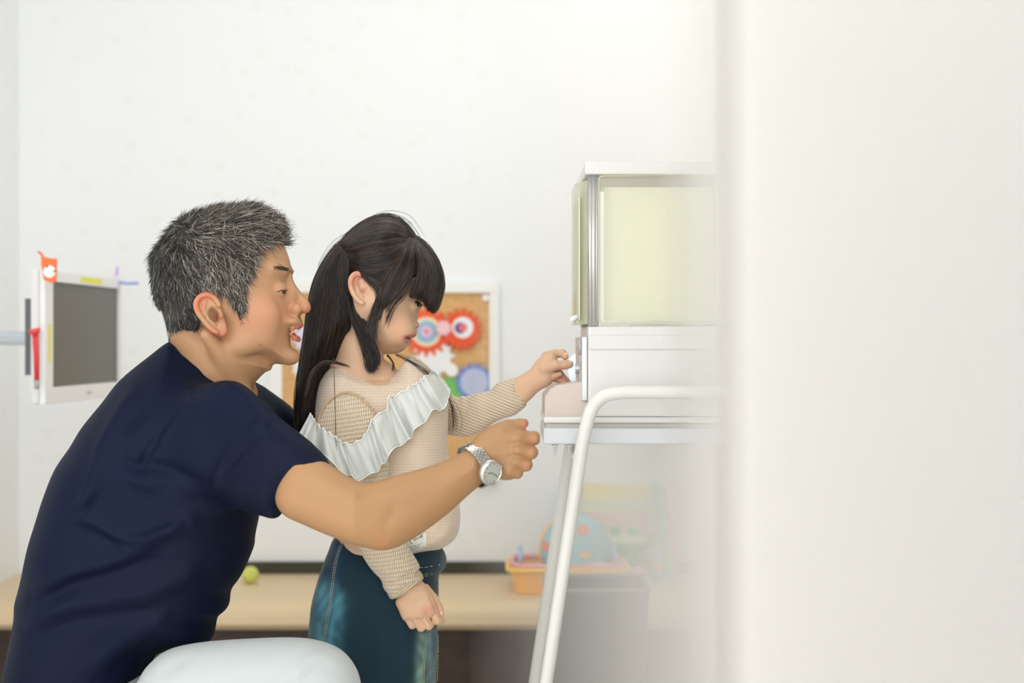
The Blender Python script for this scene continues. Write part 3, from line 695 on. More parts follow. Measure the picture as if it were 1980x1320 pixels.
M_eye = mat('eye_white', (226, 220, 214), 0.15, spec=0.6); M_iris = mat('dark_iris', (40, 26, 20), 0.1, spec=0.8)
M_lash = mat('dark_lashes', (24, 20, 18), 0.6); M_teeth = mat('teeth', (236, 230, 218), 0.3); M_nail = mat('nail', (224, 184, 166), 0.35)
M_steel = mat('steel', (206, 208, 208), 0.22, metal=1.0)

def mixc(base, pts, col, rad, u, v, k=1.0):
    """paint: blend colour near a drawn line (skin colours such as lips and blush, and darkened hollows)"""
    d = polydist(u, v, pts) if len(pts) > 1 else np.hypot(u - pts[0][0], v - pts[0][1])
    f = (k * np.exp(-(d / rad) ** 2))[:, None]; return base * (1 - f) + lin(col) * f
def ear(vol, rim, wfun, lobe, concha, W, anti, tragus, rr=5.0, th=5.0):
    wc = wfun
    F = vol.inflate(rim, 9, th * 0.75, wc, W)
    loop = catmull(rim, 3); n = len(loop); cen = loop.mean(0)
    pts = [tuple(np.array(p) + (cen - p) * 0.10) for p in loop]
    for i in range(n):
        a, b_ = pts[i], pts[(i + 1) % n]
        if lobe(a): continue
        wa = wc_at(wc, vol, a[0]) + 6; wb = wc_at(wc, vol, b_[0]) + 6
        F = smin(F, vol.cone((a[0], wa, a[1]), (b_[0], wb, b_[1]), rr, rr, W), 2.5)
    c = concha; F = smax(F, -vol.ell((c[0], wc_at(wc, vol, c[0]) + 7, c[1]), (c[2], 12, c[3]), c[4], W), 2.5)
    for a, b_ in zip(anti[:-1], anti[1:]):
        F = smin(F, vol.cone((a[0], wc_at(wc, vol, a[0]) + 4, a[1]), (b_[0], wc_at(wc, vol, b_[0]) + 4, b_[1]), rr * 0.6, rr * 0.6, W), 2.0)
    F = smin(F, vol.ell((tragus[0], wc_at(wc, vol, tragus[0]) + 2, tragus[1]), (4.5, 5, 6), 0.2, W), 3)
    return F
def wc_at(wc, vol, u): return float(np.interp(u, vol.U[:, 0, 0], np.broadcast_to(wc, vol.U.shape)[:, 0, 0]))

# ================================================================== THE MAN
man = empty('person', (P(200, 1320, 0).x, 0, 0), 'person with grey-black hair in navy scrub top and white trousers, sitting and reaching right', 'person')
# ---- head
vh = Vol(286, 612, -124, 126, 384, 772, 1.7)
Vv = vh.V
Tg = np.interp(Vv, [400, 480, 560, 610, 650, 680, 705, 720], [96, 104, 100, 92, 82, 70, 48, 40]).astype(np.float32); Tg = si(Vv, [400, 480, 560, 610, 650, 680, 705, 720], [96, 104, 100, 92, 82, 70, 50, 42], 16)
Tg = Tg * np.interp(vh.U, [380, 440, 560], [1.0, 1.0, 0.93]).astype(np.float32)
skull = [(546, 466), (556, 492), (561, 512), (562, 528), (559, 540), (559, 556), (562, 580), (564, 605), (564, 625), (561, 650), (562, 672), (566, 688), (562, 699), (550, 704), (533, 703), (510, 703), (485, 690), (455, 668), (420, 655), (370, 655), (340, 640), (322, 600), (308, 560), (303, 515), (312, 478), (335, 445), (365, 420), (400, 408), (440, 403), (490, 405), (522, 425), (538, 445)]
F = vh.inflate(skull, 92, Tg)
F = smin(F, vh.ell((556, 526, 0), (1, 1, 1)), 1) if False else F
A = vh.A
F = smin(F, vh.cone((552, 30, 524), (538, 60, 522), 8, 8, A), 14)                 # brow ridge
F = smin(F, vh.ell((512, 66, 604), (34, 20, 26), 0.15, A), 16)                    # cheekbone
F = smax(F, -vh.ell((571, 38, 552), (15, 20, 14), 0.1, A), 12)                    # eye socket
F = smin(F, vh.ell((543, 38, 561), (18, 19, 15), 0.0, A), 6)                      # lids over the eyeball
F = smax(F, -vh.ell((555, 42, 566), (9, 15, 1.7), -0.18, A), 1.5)                  # slit between the lids
F = smin(F, vh.ell((560, 0, 574), (19, 24, 32), 0.25), 8)                        # root of the nose
F = smin(F, vh.chain([(563, 0, 540), (577, 0, 562), (588, 0, 582)], [9, 9, 11], 6), 9)    # bridge
F = smin(F, vh.ell((588, 0, 594), (14, 14, 12)), 7)                               # tip
F = smin(F, vh.ell((574, 16, 598), (12, 10, 11), 0.0, A), 5)                      # wings
F = smax(F, -vh.ell((585, 8, 607), (7, 4.5, 5), 0.2, A), 2.5)                     # nostrils
F = smin(F, vh.ell((567, 0, 622), (18, 34, 12)), 10)                              # upper lip mound
F = smin(F, vh.chain([(582, 0, 629), (576, 13, 631), (566, 24, 638)], [5.5, 5, 2.5], 3, A), 4)
F = smin(F, vh.chain([(577, 0, 655), (572, 12, 653), (564, 23, 645)], [6.5, 5.5, 2.5], 3, A), 4)
F = smin(F, vh.ell((562, 0, 690), (18, 24, 16)), 12)                              # chin
F = smax(F, -vh.ell((588, 0, 640), (22, 22, 4.6), -0.38), 2.5)                    # open mouth
F = smin(F, vh.ell((486, 58, 660), (46, 18, 26), -0.45, A), 30)                   # jaw muscle
prof = [(553, 480), (558, 492), (563, 507), (566.5, 518), (567, 527), (565, 536), (569, 548), (577, 560), (588, 573), (598, 584), (602, 593), (601, 601), (596, 606.5), (587, 610), (583, 614), (584, 620), (588, 627), (587, 631), (582, 634), (574, 640), (569, 644), (573, 647), (579, 650), (583, 657), (581, 665), (577, 673), (579, 684), (579.5, 694), (573, 703), (561, 706.5), (543, 704.5), (526, 712), (512, 721), (498, 736), (484, 760), (470, 820), (250, 820), (250, 380), (500, 380), (540, 440)]
pc = vh.poly(prof, 3)
F = smax(F, pc, 3)
neck = [(325, 640), (345, 690), (380, 760), (480, 800), (485, 752), (498, 734), (512, 720), (524, 713), (515, 690), (480, 650), (420, 620), (360, 610)]
F = smin(F, vh.inflate(neck, 66, 66), 14)
F = smin(F, vh.cone((418, 82, 648), (478, 30, 760), 13, 15, A), 16)               # neck muscle
w_e = (90 + (457 - vh.U) * 0.30).astype(np.float32)
erim = [(401, 592), (403, 581), (411, 572), (422, 569), (434, 574), (444, 586), (449, 604), (456, 628), (457, 642), (451, 650), (441, 647), (427, 636), (412, 617), (404, 604)]
Fe = ear(vh, erim, w_e, lambda p: p[0] > 440 and p[1] > 590, (436, 613, 11, 19, -0.25), A, [(420, 584), (417, 600), (425, 618), (437, 630)], (447, 612), 4.6)
F = smin(F, Fe, 5)
hv, hq = vh.mesh(F, 2)
# ---- near arm and hand, far arm
ya = -0.20
va = Vol(370, 1040, -340, -140, 760, 1060, 1.8)
armp = q([(565, 880), (600, 880), (640, 898), (680, 922), (712, 932), (760, 920), (830, 902), (880, 882), (905, 868), (925, 860), (945, 880), (950, 915), (935, 935), (905, 960), (862, 998), (806, 1038), (765, 1056), (735, 1059), (700, 1053), (640, 1034), (590, 1014), (548, 994), (530, 960), (540, 915)], ya)
wA = np.interp(va.U, [400, 560, 720, 860, 930, 1000], [-225, -255, -280, -245, -232, -225]).astype(np.float32)
TA = si(va.U, [560, 720, 870, 950], [48, 46, 34, 31])
F = va.inflate(armp, 44, TA, wA)
F = smin(F, va.ell((*q([(742, 1040)], ya)[0][:1], -272, q([(742, 1040)], ya)[0][1]), (22, 20, 14)), 16)
yh = -0.18
def H(px, py, dw=0.0, Y=yh): u, w, v = q3(px, py, Y); return (u, w + dw, v)
palm = q([(915, 850), (945, 830), (965, 818), (990, 822), (1012, 830), (1024, 836), (1026, 856), (1024, 880), (1012, 905), (1000, 922), (983, 929), (961, 926), (945, 922), (920, 905)], yh)
F = smin(F, va.inflate(palm, 26, 24, -228), 16)
def finger(a, b_, c, ra, rb, rc): return va.chain([a, b_, c], [ra, rb, rc], 3)
for a, b_, c, r in ((H(1000, 846, -6), H(1033, 847, 2), H(1018, 862, 34), 12.5), (H(1002, 868, -10), H(1027, 874, -4), H(1008, 884, 30), 12.5),
                    (H(998, 890, -10), H(1017, 898, -4), H(1000, 902, 28), 12.0), (H(985, 908, -8), H(1000, 914, -2), H(985, 914, 26), 10.5)):
    F = smin(F, finger(a, b_, c, r, r * 0.95, r * 0.8), 2.6)
F = smin(F, va.chain([H(1030, 845, 0), H(1037, 848, 14)], [10, 8.5], 2), 2.5)
F = smin(F, va.chain([H(950, 846, 8), H(982, 824, 14), H(1004, 820, 16), H(1013, 819, 15)], [19, 11, 9, 8.5], 4), 8)
av, aq = va.mesh(F, 2)
dm = lambda pts: q(pts, yh)
av = folds(av, aq, [([(1010, 836), (1004, 846)], 1.2, 6), ([(985, 858), (1004, 858)], -1.2, 4), ([(985, 881), (1000, 883)], -1.5, 4), ([(950, 878), (990, 876)], 0.8, 6),
                    ([(760, 990), (740, 1030)], -1.5, 12), ([(700, 960), (726, 944)], -1.5, 8), ([(735, 1035), (750, 1046)], 2, 8)])
# ---- hidden body: trunk, far arm, legs (under the clothes)
vb = Vol(-60, 760, -330, 330, 700, 1960, 7)
trunk = [(340, 700), (250, 780), (175, 870), (120, 980), (85, 1120), (65, 1260), (80, 1400), (180, 1430), (330, 1380), (400, 1240), (430, 1120), (455, 1000), (450, 880), (460, 800), (430, 740)]
F = vb.inflate([(360, 720), (270, 800), (200, 890), (150, 990), (115, 1120), (100, 1260), (110, 1370), (170, 1390), (225, 1330), (330, 1190), (380, 1110), (420, 1000), (420, 880), (430, 800), (410, 740)], 110, 130)
for sg in (-1, 1):
    fb_ = 125 if sg > 0 else 0
    F = smin(F, vb.chain([(190, sg * 85, 1405), (610 - fb_, sg * 145, 1350), (648 - fb_, sg * 148, 1600), (646 - fb_, sg * 148, 1840)], [46, 42, 34, 28], 20), 15)
    F = smin(F, vb.chain([(646 - fb_, sg * 150, 1870), (730 - fb_, sg * 152, 1898)], [26, 18], 10), 12)
F = smin(F, vb.chain([(410, 170, 830), (340, 205, 1040), (330, 160, 1180), (345, 130, 1210)], [40, 36, 26, 24], 20), 20)
F = smin(F, vb.chain([(420, -150, 850), (540, -225, 915)], [30, 28], 20), 20)
bv, bq = vb.mesh(F, 1)
V, Q = join([(hv, hq), (av, aq), (bv, bq)])
wv = to_world(V); px, py = proj(wv)
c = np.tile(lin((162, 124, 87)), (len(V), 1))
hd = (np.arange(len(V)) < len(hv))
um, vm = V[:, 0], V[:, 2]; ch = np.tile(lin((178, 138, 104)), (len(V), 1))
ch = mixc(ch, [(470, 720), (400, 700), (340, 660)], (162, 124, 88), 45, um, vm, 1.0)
ch = mixc(ch, [(500, 620), (540, 600)], (190, 128, 98), 40, um, vm, 0.5)
ch = mixc(ch, [(595, 595)], (192, 124, 98), 16, um, vm, 0.5)
ch = mixc(ch, [(403, 600), (415, 573), (432, 572)], (196, 106, 80), 9, um, vm, 0.8)
ch = mixc(ch, [(430, 640), (450, 645)], (196, 116, 88), 10, um, vm, 0.6)
ch = mixc(ch, [(437, 612), (444, 618)], (150, 66, 46), 8, um, vm, 0.6)
ch = mixc(ch, [(460, 690), (550, 692), (574, 680)], (158, 120, 84), 16, um, vm, 0.4)     # darker skin tone along the jaw
ch = mixc(ch, [(586, 629), (578, 632), (569, 640)], (178, 98, 84), 3.6, um, vm, 0.95)
ch = mixc(ch, [(580, 654), (574, 652), (568, 647)], (182, 98, 88), 4.6, um, vm, 0.95)
ch = mixc(ch, [(570, 643), (580, 641)], (120, 50, 44), 2.0, um, vm, 0.8)
ch = mixc(ch, [(516, 667)], (90, 54, 40), 1.6, um, vm, 0.9)
ch = mixc(ch, [(586, 608)], (120, 60, 50), 3.0, um, vm, 0.8)
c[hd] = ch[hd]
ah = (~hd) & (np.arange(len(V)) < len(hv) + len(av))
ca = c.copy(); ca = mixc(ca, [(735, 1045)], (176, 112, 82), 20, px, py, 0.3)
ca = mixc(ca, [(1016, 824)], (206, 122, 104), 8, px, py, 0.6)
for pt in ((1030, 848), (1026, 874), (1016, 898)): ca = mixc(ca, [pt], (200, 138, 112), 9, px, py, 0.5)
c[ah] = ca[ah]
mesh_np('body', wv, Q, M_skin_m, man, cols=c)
# ---- eyes, lashes, brow
def m3(u, w, v): return to_world((u, w, v))
headlook = heightmap(hv)
for sg in (-1, 1):
    e = MB().sphere(m3(545, sg * 38, 561), 13.2 * S).build('eyeball', M_eye, man, smooth=True)
    MB().sphere(m3(552.5, sg * 41, 565), 6.8 * S).build('iris', M_iris, e, smooth=True)
for sg in (-1, 1):
    lp = [(543, 566.5), (548, 564.5), (553, 563), (558, 562), (562, 562)]
    MB().tube([m3(a_, -sg * (float(headlook(a_, b_)) - 0.4), b_) for a_, b_ in lp], [0.0002, 0.0006, 0.0009, 0.0009, 0.0004], n=6).build('eyelashes', M_lash, man, smooth=True)
def brow(name, n, u0, v0, u1, v1, th, sg):
    t = RNG.random(n); o = RNG.normal(0, 1, n) * th * 0.7; u = u0 + (u1 - u0) * t; v = v0 + (v1 - v0) * t + o - 3 * np.sin(t * 3.1)
    u = np.minimum(u, 566); w = headlook(u, v) - 0.6
    st = np.stack([u, w, v], 1); en = st + np.stack([-6 - 3 * RNG.random(n), 0 * t, -1.5 + RNG.normal(0, 1.0, n)], 1); en[:, 1] = headlook(en[:, 0], en[:, 2]) - 1.5
    pts = np.stack([st, (st + en) / 2 + np.array([0, -0.8, -0.4]), en], 1)
    if sg > 0: pts[:, :, 1] *= -1
    return to_world(pts)
M_brow = hair_mat('brow_hair', [(0, (44, 36, 32)), (1, (92, 76, 64))])
for sg in (-1, 1): strands('eyebrow', brow('b', 130, 565, 525, 547, 525, 2.8, sg), [0.00022, 0.0002, 0.00008], M_brow, man)
MB().add(*[x for x in [[m3(570, w, v) for w, v in ((-11, 636), (11, 636), (11, 641), (-11, 641))] + [m3(577, w, v) for w, v in ((-9, 635.5), (9, 635.5), (9, 639), (-9, 639))], [(0, 1, 2, 3), (4, 5, 6, 7), (0, 1, 5, 4), (1, 2, 6, 5), (2, 3, 7, 6), (3, 0, 4, 7)]]]).build('teeth', M_teeth, man)
# ---- hair
hreg = [(336, 651), (327, 640), (316, 605), (302, 584), (296, 551), (297, 502), (306, 478), (323, 455), (350, 422), (391, 407), (433, 399), (484, 396), (523, 409), (542, 428), (552, 450), (549, 468), (538, 474), (526, 478), (513, 494), (507, 528), (497, 545), (493, 590), (495, 612), (489, 632), (479, 616), (470, 598), (458, 577), (446, 572), (430, 563), (414, 565), (402, 576), (397, 594), (401, 618), (393, 640), (385, 651)]
vr = Vol(284, 566, -124, 126, 384, 664, 1.9)
full = [(553, 470), (560, 500), (564, 540), (560, 600), (540, 660), (440, 668), (336, 655), (327, 640), (316, 605), (302, 584), (296, 551), (297, 502), (306, 478), (323, 455), (350, 422), (391, 407), (433, 399), (484, 396), (523, 409), (544, 428)]
Tg2 = np.interp(vr.V, [400, 480, 560, 610, 650, 700], [104, 109, 104, 97, 84, 74]).astype(np.float32) * np.interp(vr.U, [380, 440, 560], [1.0, 1.0, 0.93]).astype(np.float32)
F = smax(vr.inflate(full, 94, Tg2), vr.poly(hreg, 4), 5)
rv, rq = vr.mesh(F, 1)
M_hair_m = hair_mat('grey_hair', [(0, (32, 30, 28)), (0.35, (58, 54, 48)), (0.64, (102, 95, 84)), (0.86, (148, 142, 132)), (1, (206, 202, 195))], 0.5)
hm = mesh_np('hair', to_world(rv), rq, mat('hair_undercoat_grey', (62, 59, 54), 0.8), man)
def pick(v, Q, n, keep=None):
    a, b_, c_, d_ = (v[Q[:, i]] for i in range(4)); ar = np.linalg.norm(np.cross(c_ - a, d_ - b_), axis=1)
    cen = (a + b_ + c_ + d_) / 4
    if keep is not None: ar = ar * keep(cen)
    i = RNG.choice(len(Q), n, p=ar / ar.sum()); s_, t_ = RNG.random((2, n, 1))
    p = (a[i] * (1 - s_) + b_[i] * s_) * (1 - t_) + (d_[i] * (1 - s_) + c_[i] * s_) * t_
    return p, normals(v, Q)[Q[i, 0]]
def inside(u, v, pts):
    r = np.zeros(len(u), bool)
    for (ax, ay), (bx_, by_) in zip(pts, pts[1:] + pts[:1]):
        if ay == by_: continue
        r ^= ((ay > v) != (by_ > v)) & (u < (bx_ - ax) * (v - ay) / (by_ - ay) + ax)
    return r
p, n = pick(rv, rq, 24000, lambda c_: np.where(inside(c_[:, 0], c_[:, 2], hreg), 1.0, 0.25) * np.where(c_[:, 1] > 30, 0.45, 1.0))
u, v = p[:, 0], p[:, 2]
fx = np.interp(v, [400, 450, 520, 600, 650], [0.9, 0.75, 0.45, 0.25, 0.15]); fz = np.interp(v, [400, 440, 480, 540, 650], [-0.25, 0.0, 0.45, 0.9, 1.1])
bk = np.clip((400 - u) / 90, 0, 1); fx = fx * (1 - bk) + 0.05 * bk; fz = fz * (1 - bk) + 1.0 * bk
front = np.clip((u - 500) / 50, 0, 1) * (v < 480); fz = fz * (1 - front) - 0.35 * front; fx = fx + 0.2 * front
side = np.clip((520 - np.abs(v - 540) * 4) / 100, 0, 1)
d = np.stack([fx, 0 * fx, fz], 1) + RNG.normal(0, 0.30, (len(u), 3)); d -= n * (d * n).sum(1)[:, None]
lift = np.interp(v, [400, 460, 560, 650], [0.42, 0.32, 0.24, 0.16]) + 0.12 * front
d = d / np.linalg.norm(d, axis=1)[:, None] + n * (lift + 0.15 * RNG.random(len(u)))[:, None]
ln = np.interp(v, [400, 470, 560, 650], [30, 30, 23, 15]) * (0.6 + 0.6 * RNG.random(len(u)))
curl = RNG.normal(0, 0.12, (len(u), 3))
ks = np.linspace(0, 1, 5)
cv = p[:, None, :] - n[:, None, :] * (1 + 7 * (1 - np.abs(n[:, 1])) * np.interp(v, [570, 630], [1, 0.1]))[:, None, None] + d[:, None, :] * (ln[:, None] * ks)[:, :, None] + (curl * ln[:, None])[:, None, :] * (ks ** 2)[None, :, None] - n[:, None, :] * (ln[:, None] * 0.16 * ks ** 2)[:, :, None]
dk = (u < 345 + 60 * RNG.random(len(u)) + (v - 480) * 0.25) | (v > 565 + 60 * RNG.random(len(u)))
M_hair_d = hair_mat('dark_grey_hair', [(0, (24, 24, 23)), (0.55, (46, 45, 42)), (0.85, (96, 93, 88)), (1, (160, 158, 152))], 0.5)
for sel, m_ in ((dk, M_hair_d), (~dk, M_hair_m)): strands('hair_strands', to_world(cv[sel]), [0.00032, 0.00032, 0.00028, 0.00022, 0.00006], m_, hm)
# ---- scrub top
vt = Vol(0, 690, -320, 320, 640, 1440, 4.0)
torso = [(335, 657), (289, 689), (237, 733), (206, 774), (170, 820), (149, 856), (121, 898), (100, 949), (85, 995), (67, 1052), (52, 1119), (42, 1155), (41, 1186), (33, 1227), (24, 1268), (18, 1300), (16, 1350), (40, 1410), (160, 1425), (265, 1400), (276, 1330), (294, 1275), (320, 1256), (382, 1244), (407, 1238), (417, 1197), (438, 1176), (443, 1145), (464, 1114), (486, 1064), (489, 1040), (497, 1000), (505, 940), (520, 880), (520, 800), (500, 776), (480, 760), (455, 742), (425, 722), (402, 697), (370, 670)]
Tt = si(vt.V, [660, 740, 860, 1000, 1150, 1300, 1440], [70, 150, 200, 195, 175, 180, 185])
F = vt.inflate(torso, 120, Tt, 0.0, n=4)
ys = -0.17
sl = q([(330, 800), (380, 748), (448, 738), (505, 774), (546, 810), (608, 856), (641, 897), (612, 925), (565, 958), (541, 998), (505, 997), (450, 985), (390, 950), (335, 890)], ys)
ws = np.interp(vt.U, [330, 450, 560, 650], [-95, -160, -228, -250]).astype(np.float32)
F = smin(F, vt.inflate(sl, 52, 62, ws, n=4), 60)
F = smin(F, vt.inflate([(330, 800), (380, 760), (448, 738), (505, 774), (540, 808), (560, 850), (520, 960), (440, 985), (390, 950), (335, 890)], 52, 62, -ws, n=4), 60)
# neck opening
F = smax(F, -vt.cone((400, 0, 655), (520, 0, 640), 50, 76), 5)
tv, tq = vt.mesh(F, 2)
st = [([(505, 640 + 220), (470, 900), (430, 935), (405, 965)], 5, 9), ([(519, 803), (470, 848), (435, 890), (408, 950)], 4.5, 8), ([(519, 803), (480, 838), (448, 875)], -3, 18),
      ([(622, 908), (585, 936), (552, 985)], -3.0, 4), ([(632, 900), (597, 925), (560, 968)], 2.0, 6),
      ([(369, 758), (330, 810), (295, 860), (262, 912)], -5, 7), ([(375, 750), (338, 805), (300, 862)], 4, 9),
      ([(270, 740), (240, 790), (205, 850), (180, 930), (150, 990)], 5, 12), ([(290, 760), (262, 800), (235, 850)], -4, 14),
      ([(146, 994), (200, 1022), (240, 1040), (290, 1035), (360, 1010)], 6, 9), ([(150, 1010), (200, 1040), (245, 1062)], -5, 12),
      ([(190, 935), (160, 975), (146, 994)], 5, 9), ([(60, 1150), (130, 1110), (220, 1085), (320, 1030), (365, 1015)], 6, 12), ([(70, 1175), (140, 1130), (230, 1105), (330, 1070)], -6, 13),
      ([(45, 1215), (100, 1180), (200, 1160), (300, 1140), (400, 1090)], 6, 14), ([(60, 1250), (120, 1210), (220, 1190), (320, 1180)], -5, 13),
      ([(160, 1310), (210, 1260), (280, 1215), (340, 1190)], 6, 14), ([(200, 1320), (250, 1270), (300, 1240)], -5, 11),
      ([(225, 870), (260, 905), (300, 900), (360, 925), (395, 950)], -6, 12), ([(240, 895), (270, 930), (320, 940)], 5, 12), ([(330, 960), (390, 975), (440, 1000)], -5, 16),
      ([(360, 700), (420, 735), (470, 760), (500, 790)], 3, 10), ([(335, 700), (360, 720), (420, 740), (450, 760)], -2.5, 10), ([(352, 781), (385, 781)], 1.5, 3), ([(325, 668), (350, 682), (385, 703), (415, 730), (435, 745)], -2.2, 3)]
tv = folds(tv, tq, [(a, b * 1.5, c * 1.25) for a, b, c in st])
top = mesh_np('scrub_top', to_world(tv), tq, M_navy, man)
# neckband along the collar, sleeve hem
cl = [(335, 657), (352, 664), (375, 674), (398, 690), (420, 712), (440, 730), (462, 744), (486, 752)]
tl = heightmap(tv)
cu = np.array(catmull(cl, 4, False)); wn = np.minimum(tl(cu[:, 0], cu[:, 1] + 3), -5) - 1.0
wn = np.interp(np.arange(len(cu)), np.arange(0, len(cu), 4), wn[::4])
# ---- trousers
vq = Vol(20, 730, -270, 270, 1185, 1905, 6.0)
leg = q([(250, 1330), (282, 1290), (320, 1258), (382, 1243), (470, 1236), (560, 1233), (615, 1239), (660, 1258), (688, 1292), (699, 1330), (706, 1400), (704, 1500), (690, 1700), (682, 1900), (560, 1900), (575, 1700), (560, 1520), (500, 1478), (300, 1480), (120, 1480), (60, 1400), (150, 1340)], -0.11)
F = vq.inflate(leg, 100, 88, -145, n=4)
F = smin(F, vq.inflate([(x - (155 if x > 350 else 30), min(y + 75, 1900)) for x, y in leg], 90, 84, 150, n=4), 10)
F = smin(F, vq.inflate([(60, 1300), (30, 1380), (60, 1470), (200, 1490), (330, 1470), (350, 1350), (300, 1300), (200, 1280)], 70, 160, 0, n=4), 20)
F = smax(F, vq.V - 1868, 2)
F = smax(F, 1196 - vq.V, 2)
qv, qq = vq.mesh(F, 2)
qv = folds(qv, qq, [([(560, 1310), (600, 1275), (640, 1262)], 4, 10), ([(575, 1322), (615, 1290), (650, 1280)], -4, 9), ([(300, 1320), (330, 1290), (380, 1262)], -4, 14), ([(420, 1320), (470, 1290), (540, 1280)], 2, 16)])
mesh_np('trousers', to_world(qv), qq, M_trou, man)
for w0 in (-150, 150):
    fb_ = 125 if w0 > 0 else 0
    vs = Vol(590 - fb_, 840 - fb_, w0 - 70, w0 + 70, 1840, 1930, 4.5)
    F = vs.chain([(640 - fb_, w0, 1886), (738 - fb_, w0, 1894), (784 - fb_, w0, 1901)], [34, 30, 22], 12); F = smax(F, vs.V - 1923, 2); F = smax(F, 1846 - vs.V, 2)
    sv, sq = vs.mesh(F, 2); mesh_np('shoe', to_world(sv), sq, mat('white_shoe', (225, 226, 226), 0.5), man)
# ---- wristwatch
wt = bpy.data.objects.new('wristwatch', bpy.data.meshes.new('wristwatch')); 
def W3(px_, py_, dw): return to_world(H(px_, py_, dw))
cen = np.array(W3(921, 899, 2)); up = np.array(W3(903, 862, 2)) - cen; fr_ = np.array([0.50, -0.86, 0.06]); fr_ /= np.linalg.norm(fr_)
upn = up / np.linalg.norm(up); ax = np.cross(upn, fr_); ax /= np.linalg.norm(ax); Ru, Rf = 0.0300, 0.0290
ctr = cen
def ringp(an, off=0.0, r=0.0): return ctr + upn * (Ru + r) * math.cos(an) + fr_ * (Rf + r) * math.sin(an) + ax * off
strap = MB()
nl = 34
for i in range(nl):
    a0 = 2 * math.pi * i / nl
    for j, (o0, o1) in enumerate(((-0.0085, -0.0052), (-0.0048, -0.0018), (-0.0014, 0.0014), (0.0018, 0.0048), (0.0052, 0.0085))):
        sh = 0.5 if j % 2 else 0.0; a = a0 + sh * 2 * math.pi / nl; da = math.pi / nl * 0.86
        vv = [ringp(a + s1 * da, o, r_) for o in (o0, o1) for r_ in (-0.001, 0.0012) for s1 in (-1, 1)]
        strap.add(vv, [(0, 1, 3, 2), (4, 6, 7, 5), (0, 4, 5, 1), (2, 3, 7, 6), (0, 2, 6, 4), (1, 5, 7, 3)])
ws_ = strap.build('wristwatch', M_steel, man)
ca_ = math.radians(108); cc = ringp(ca_, 0, 0.0); nn_ = (upn * math.cos(ca_) + fr_ * math.sin(ca_)); nn_ /= np.linalg.norm(nn_)
tt_ = np.cross(ax, nn_)
def disc3(prof, n=36, el=1.0):
    V = []; F = []
    for r_, h_ in prof:
        for k in range(n):
            a = 2 * math.pi * k / n; V.append(cc + ax * r_ * math.cos(a) + tt_ * r_ * el * math.sin(a) + nn_ * h_)
    for i in range(len(prof) - 1):
        for k in range(n): F.append((i * n + k, i * n + (k + 1) % n, (i + 1) * n + (k + 1) % n, (i + 1) * n + k))
    return MB().add(V, F)
disc3([(0.0001, -0.001), (0.0165, -0.001), (0.0178, 0.002), (0.0172, 0.006), (0.0150, 0.0078), (0.0136, 0.0070)]).build('watch_case', mat('steel_case', (200, 202, 200), 0.3, metal=0.9), ws_, angle=50)
disc3([(0.0001, 0.0068), (0.0137, 0.0069)]).build('dial', mat('silver_dial', (196, 198, 190), 0.35, metal=0.4), ws_)
hd_ = MB()
for a, l_ in ((0.9, 0.010), (3.6, 0.007)):
    e_ = ax * math.cos(a) + tt_ * math.sin(a); hd_.tube([cc + nn_ * 0.0076, cc + nn_ * 0.0076 + e_ * l_], 0.0005, n=6)
for k in range(12):
    e_ = ax * math.cos(k * math.pi / 6) + tt_ * math.sin(k * math.pi / 6); hd_.tube([cc + nn_ * 0.0073 + e_ * 0.0108, cc + nn_ * 0.0073 + e_ * 0.0126], 0.0004, n=5)
hd_.build('hands_and_markers', mat('grey_hands', (110, 112, 108), 0.3, metal=0.6), ws_)
MB().tube([cc + ax * 0.0172 + nn_ * 0.003, cc + ax * 0.0205 + nn_ * 0.003], 0.0018, n=10).build('crown', M_steel, ws_, smooth=True)
# ---- stool under him
stool = empty('stool', (P(160, 0, 0).x, 0.0, 0), 'low round stool under the seated man, mostly below the picture', 'stool')
zs = HZ - (1490 - 660) * S - 0.004
MB().lathe((stool.location.x, 0, 0), [(0.0001, zs - 0.05), (0.15, zs - 0.05), (0.165, zs - 0.035), (0.165, zs - 0.01), (0.15, zs), (0.0001, zs)], 36).build('seat', mat('grey_stool_vinyl', (120, 122, 124), 0.5), stool, angle=60)
for k in range(4):
    a = math.pi / 4 + k * math.pi / 2; c0 = Vector((stool.location.x + 0.11 * math.cos(a), 0.11 * math.sin(a), zs - 0.05)); c1 = Vector((stool.location.x + 0.16 * math.cos(a), 0.16 * math.sin(a), 0.004))
    MB().tube([c0, c1], 0.011, n=12).build('leg', M_offwhite, stool, smooth=True)
# ================================================================== THE GIRL
GY = 0.12; GW = GY / S
def g(pts): return q(pts, GY)
def g1(a, b): return g([(a, b)])[0]
girl = empty('person', (P(740, 1320, GY).x, GY, 0), 'child with long black hair, cream ruffled sweater and blue denim, turning the machine knob', 'person')
(gu0, gv0), (gu1, gv1) = g1(640, 440), g1(840, 730)
vg = Vol(gu0 - 4, gu1 + 4, GW - 112, GW + 112, gv0, gv1 + 20, 1.6)
A = np.abs(vg.W - GW)
Tg = np.interp(vg.V, [g1(0, y)[1] for y in (440, 520, 600, 640, 670, 690)], [84, 95, 93, 86, 72, 50]).astype(np.float32)
gsk = g([(832, 500), (842, 530), (836, 560), (818, 580), (812, 592), (809, 604), (807, 616), (804, 628), (800, 640), (797, 650), (790, 664), (782, 676), (768, 683), (748, 684), (722, 674), (700, 650), (682, 640), (662, 610), (652, 560), (655, 510), (675, 470), (710, 448), (755, 442), (800, 460)])
F = vg.inflate(gsk, 92, Tg, GW)
def G(px, py, w=0.0): (u, v), = g([(px, py)]); return (u, w, v)
F = smin(F, vg.ell((*G(772, 636, 0)[:1], 50, G(772, 636)[2]), (34, 30, 32), 0.2, A), 20)    # full cheek
F = smax(F, -vg.ell((G(820, 588)[0], 36, G(820, 588)[2]), (12, 17, 11), 0.0, A), 10)
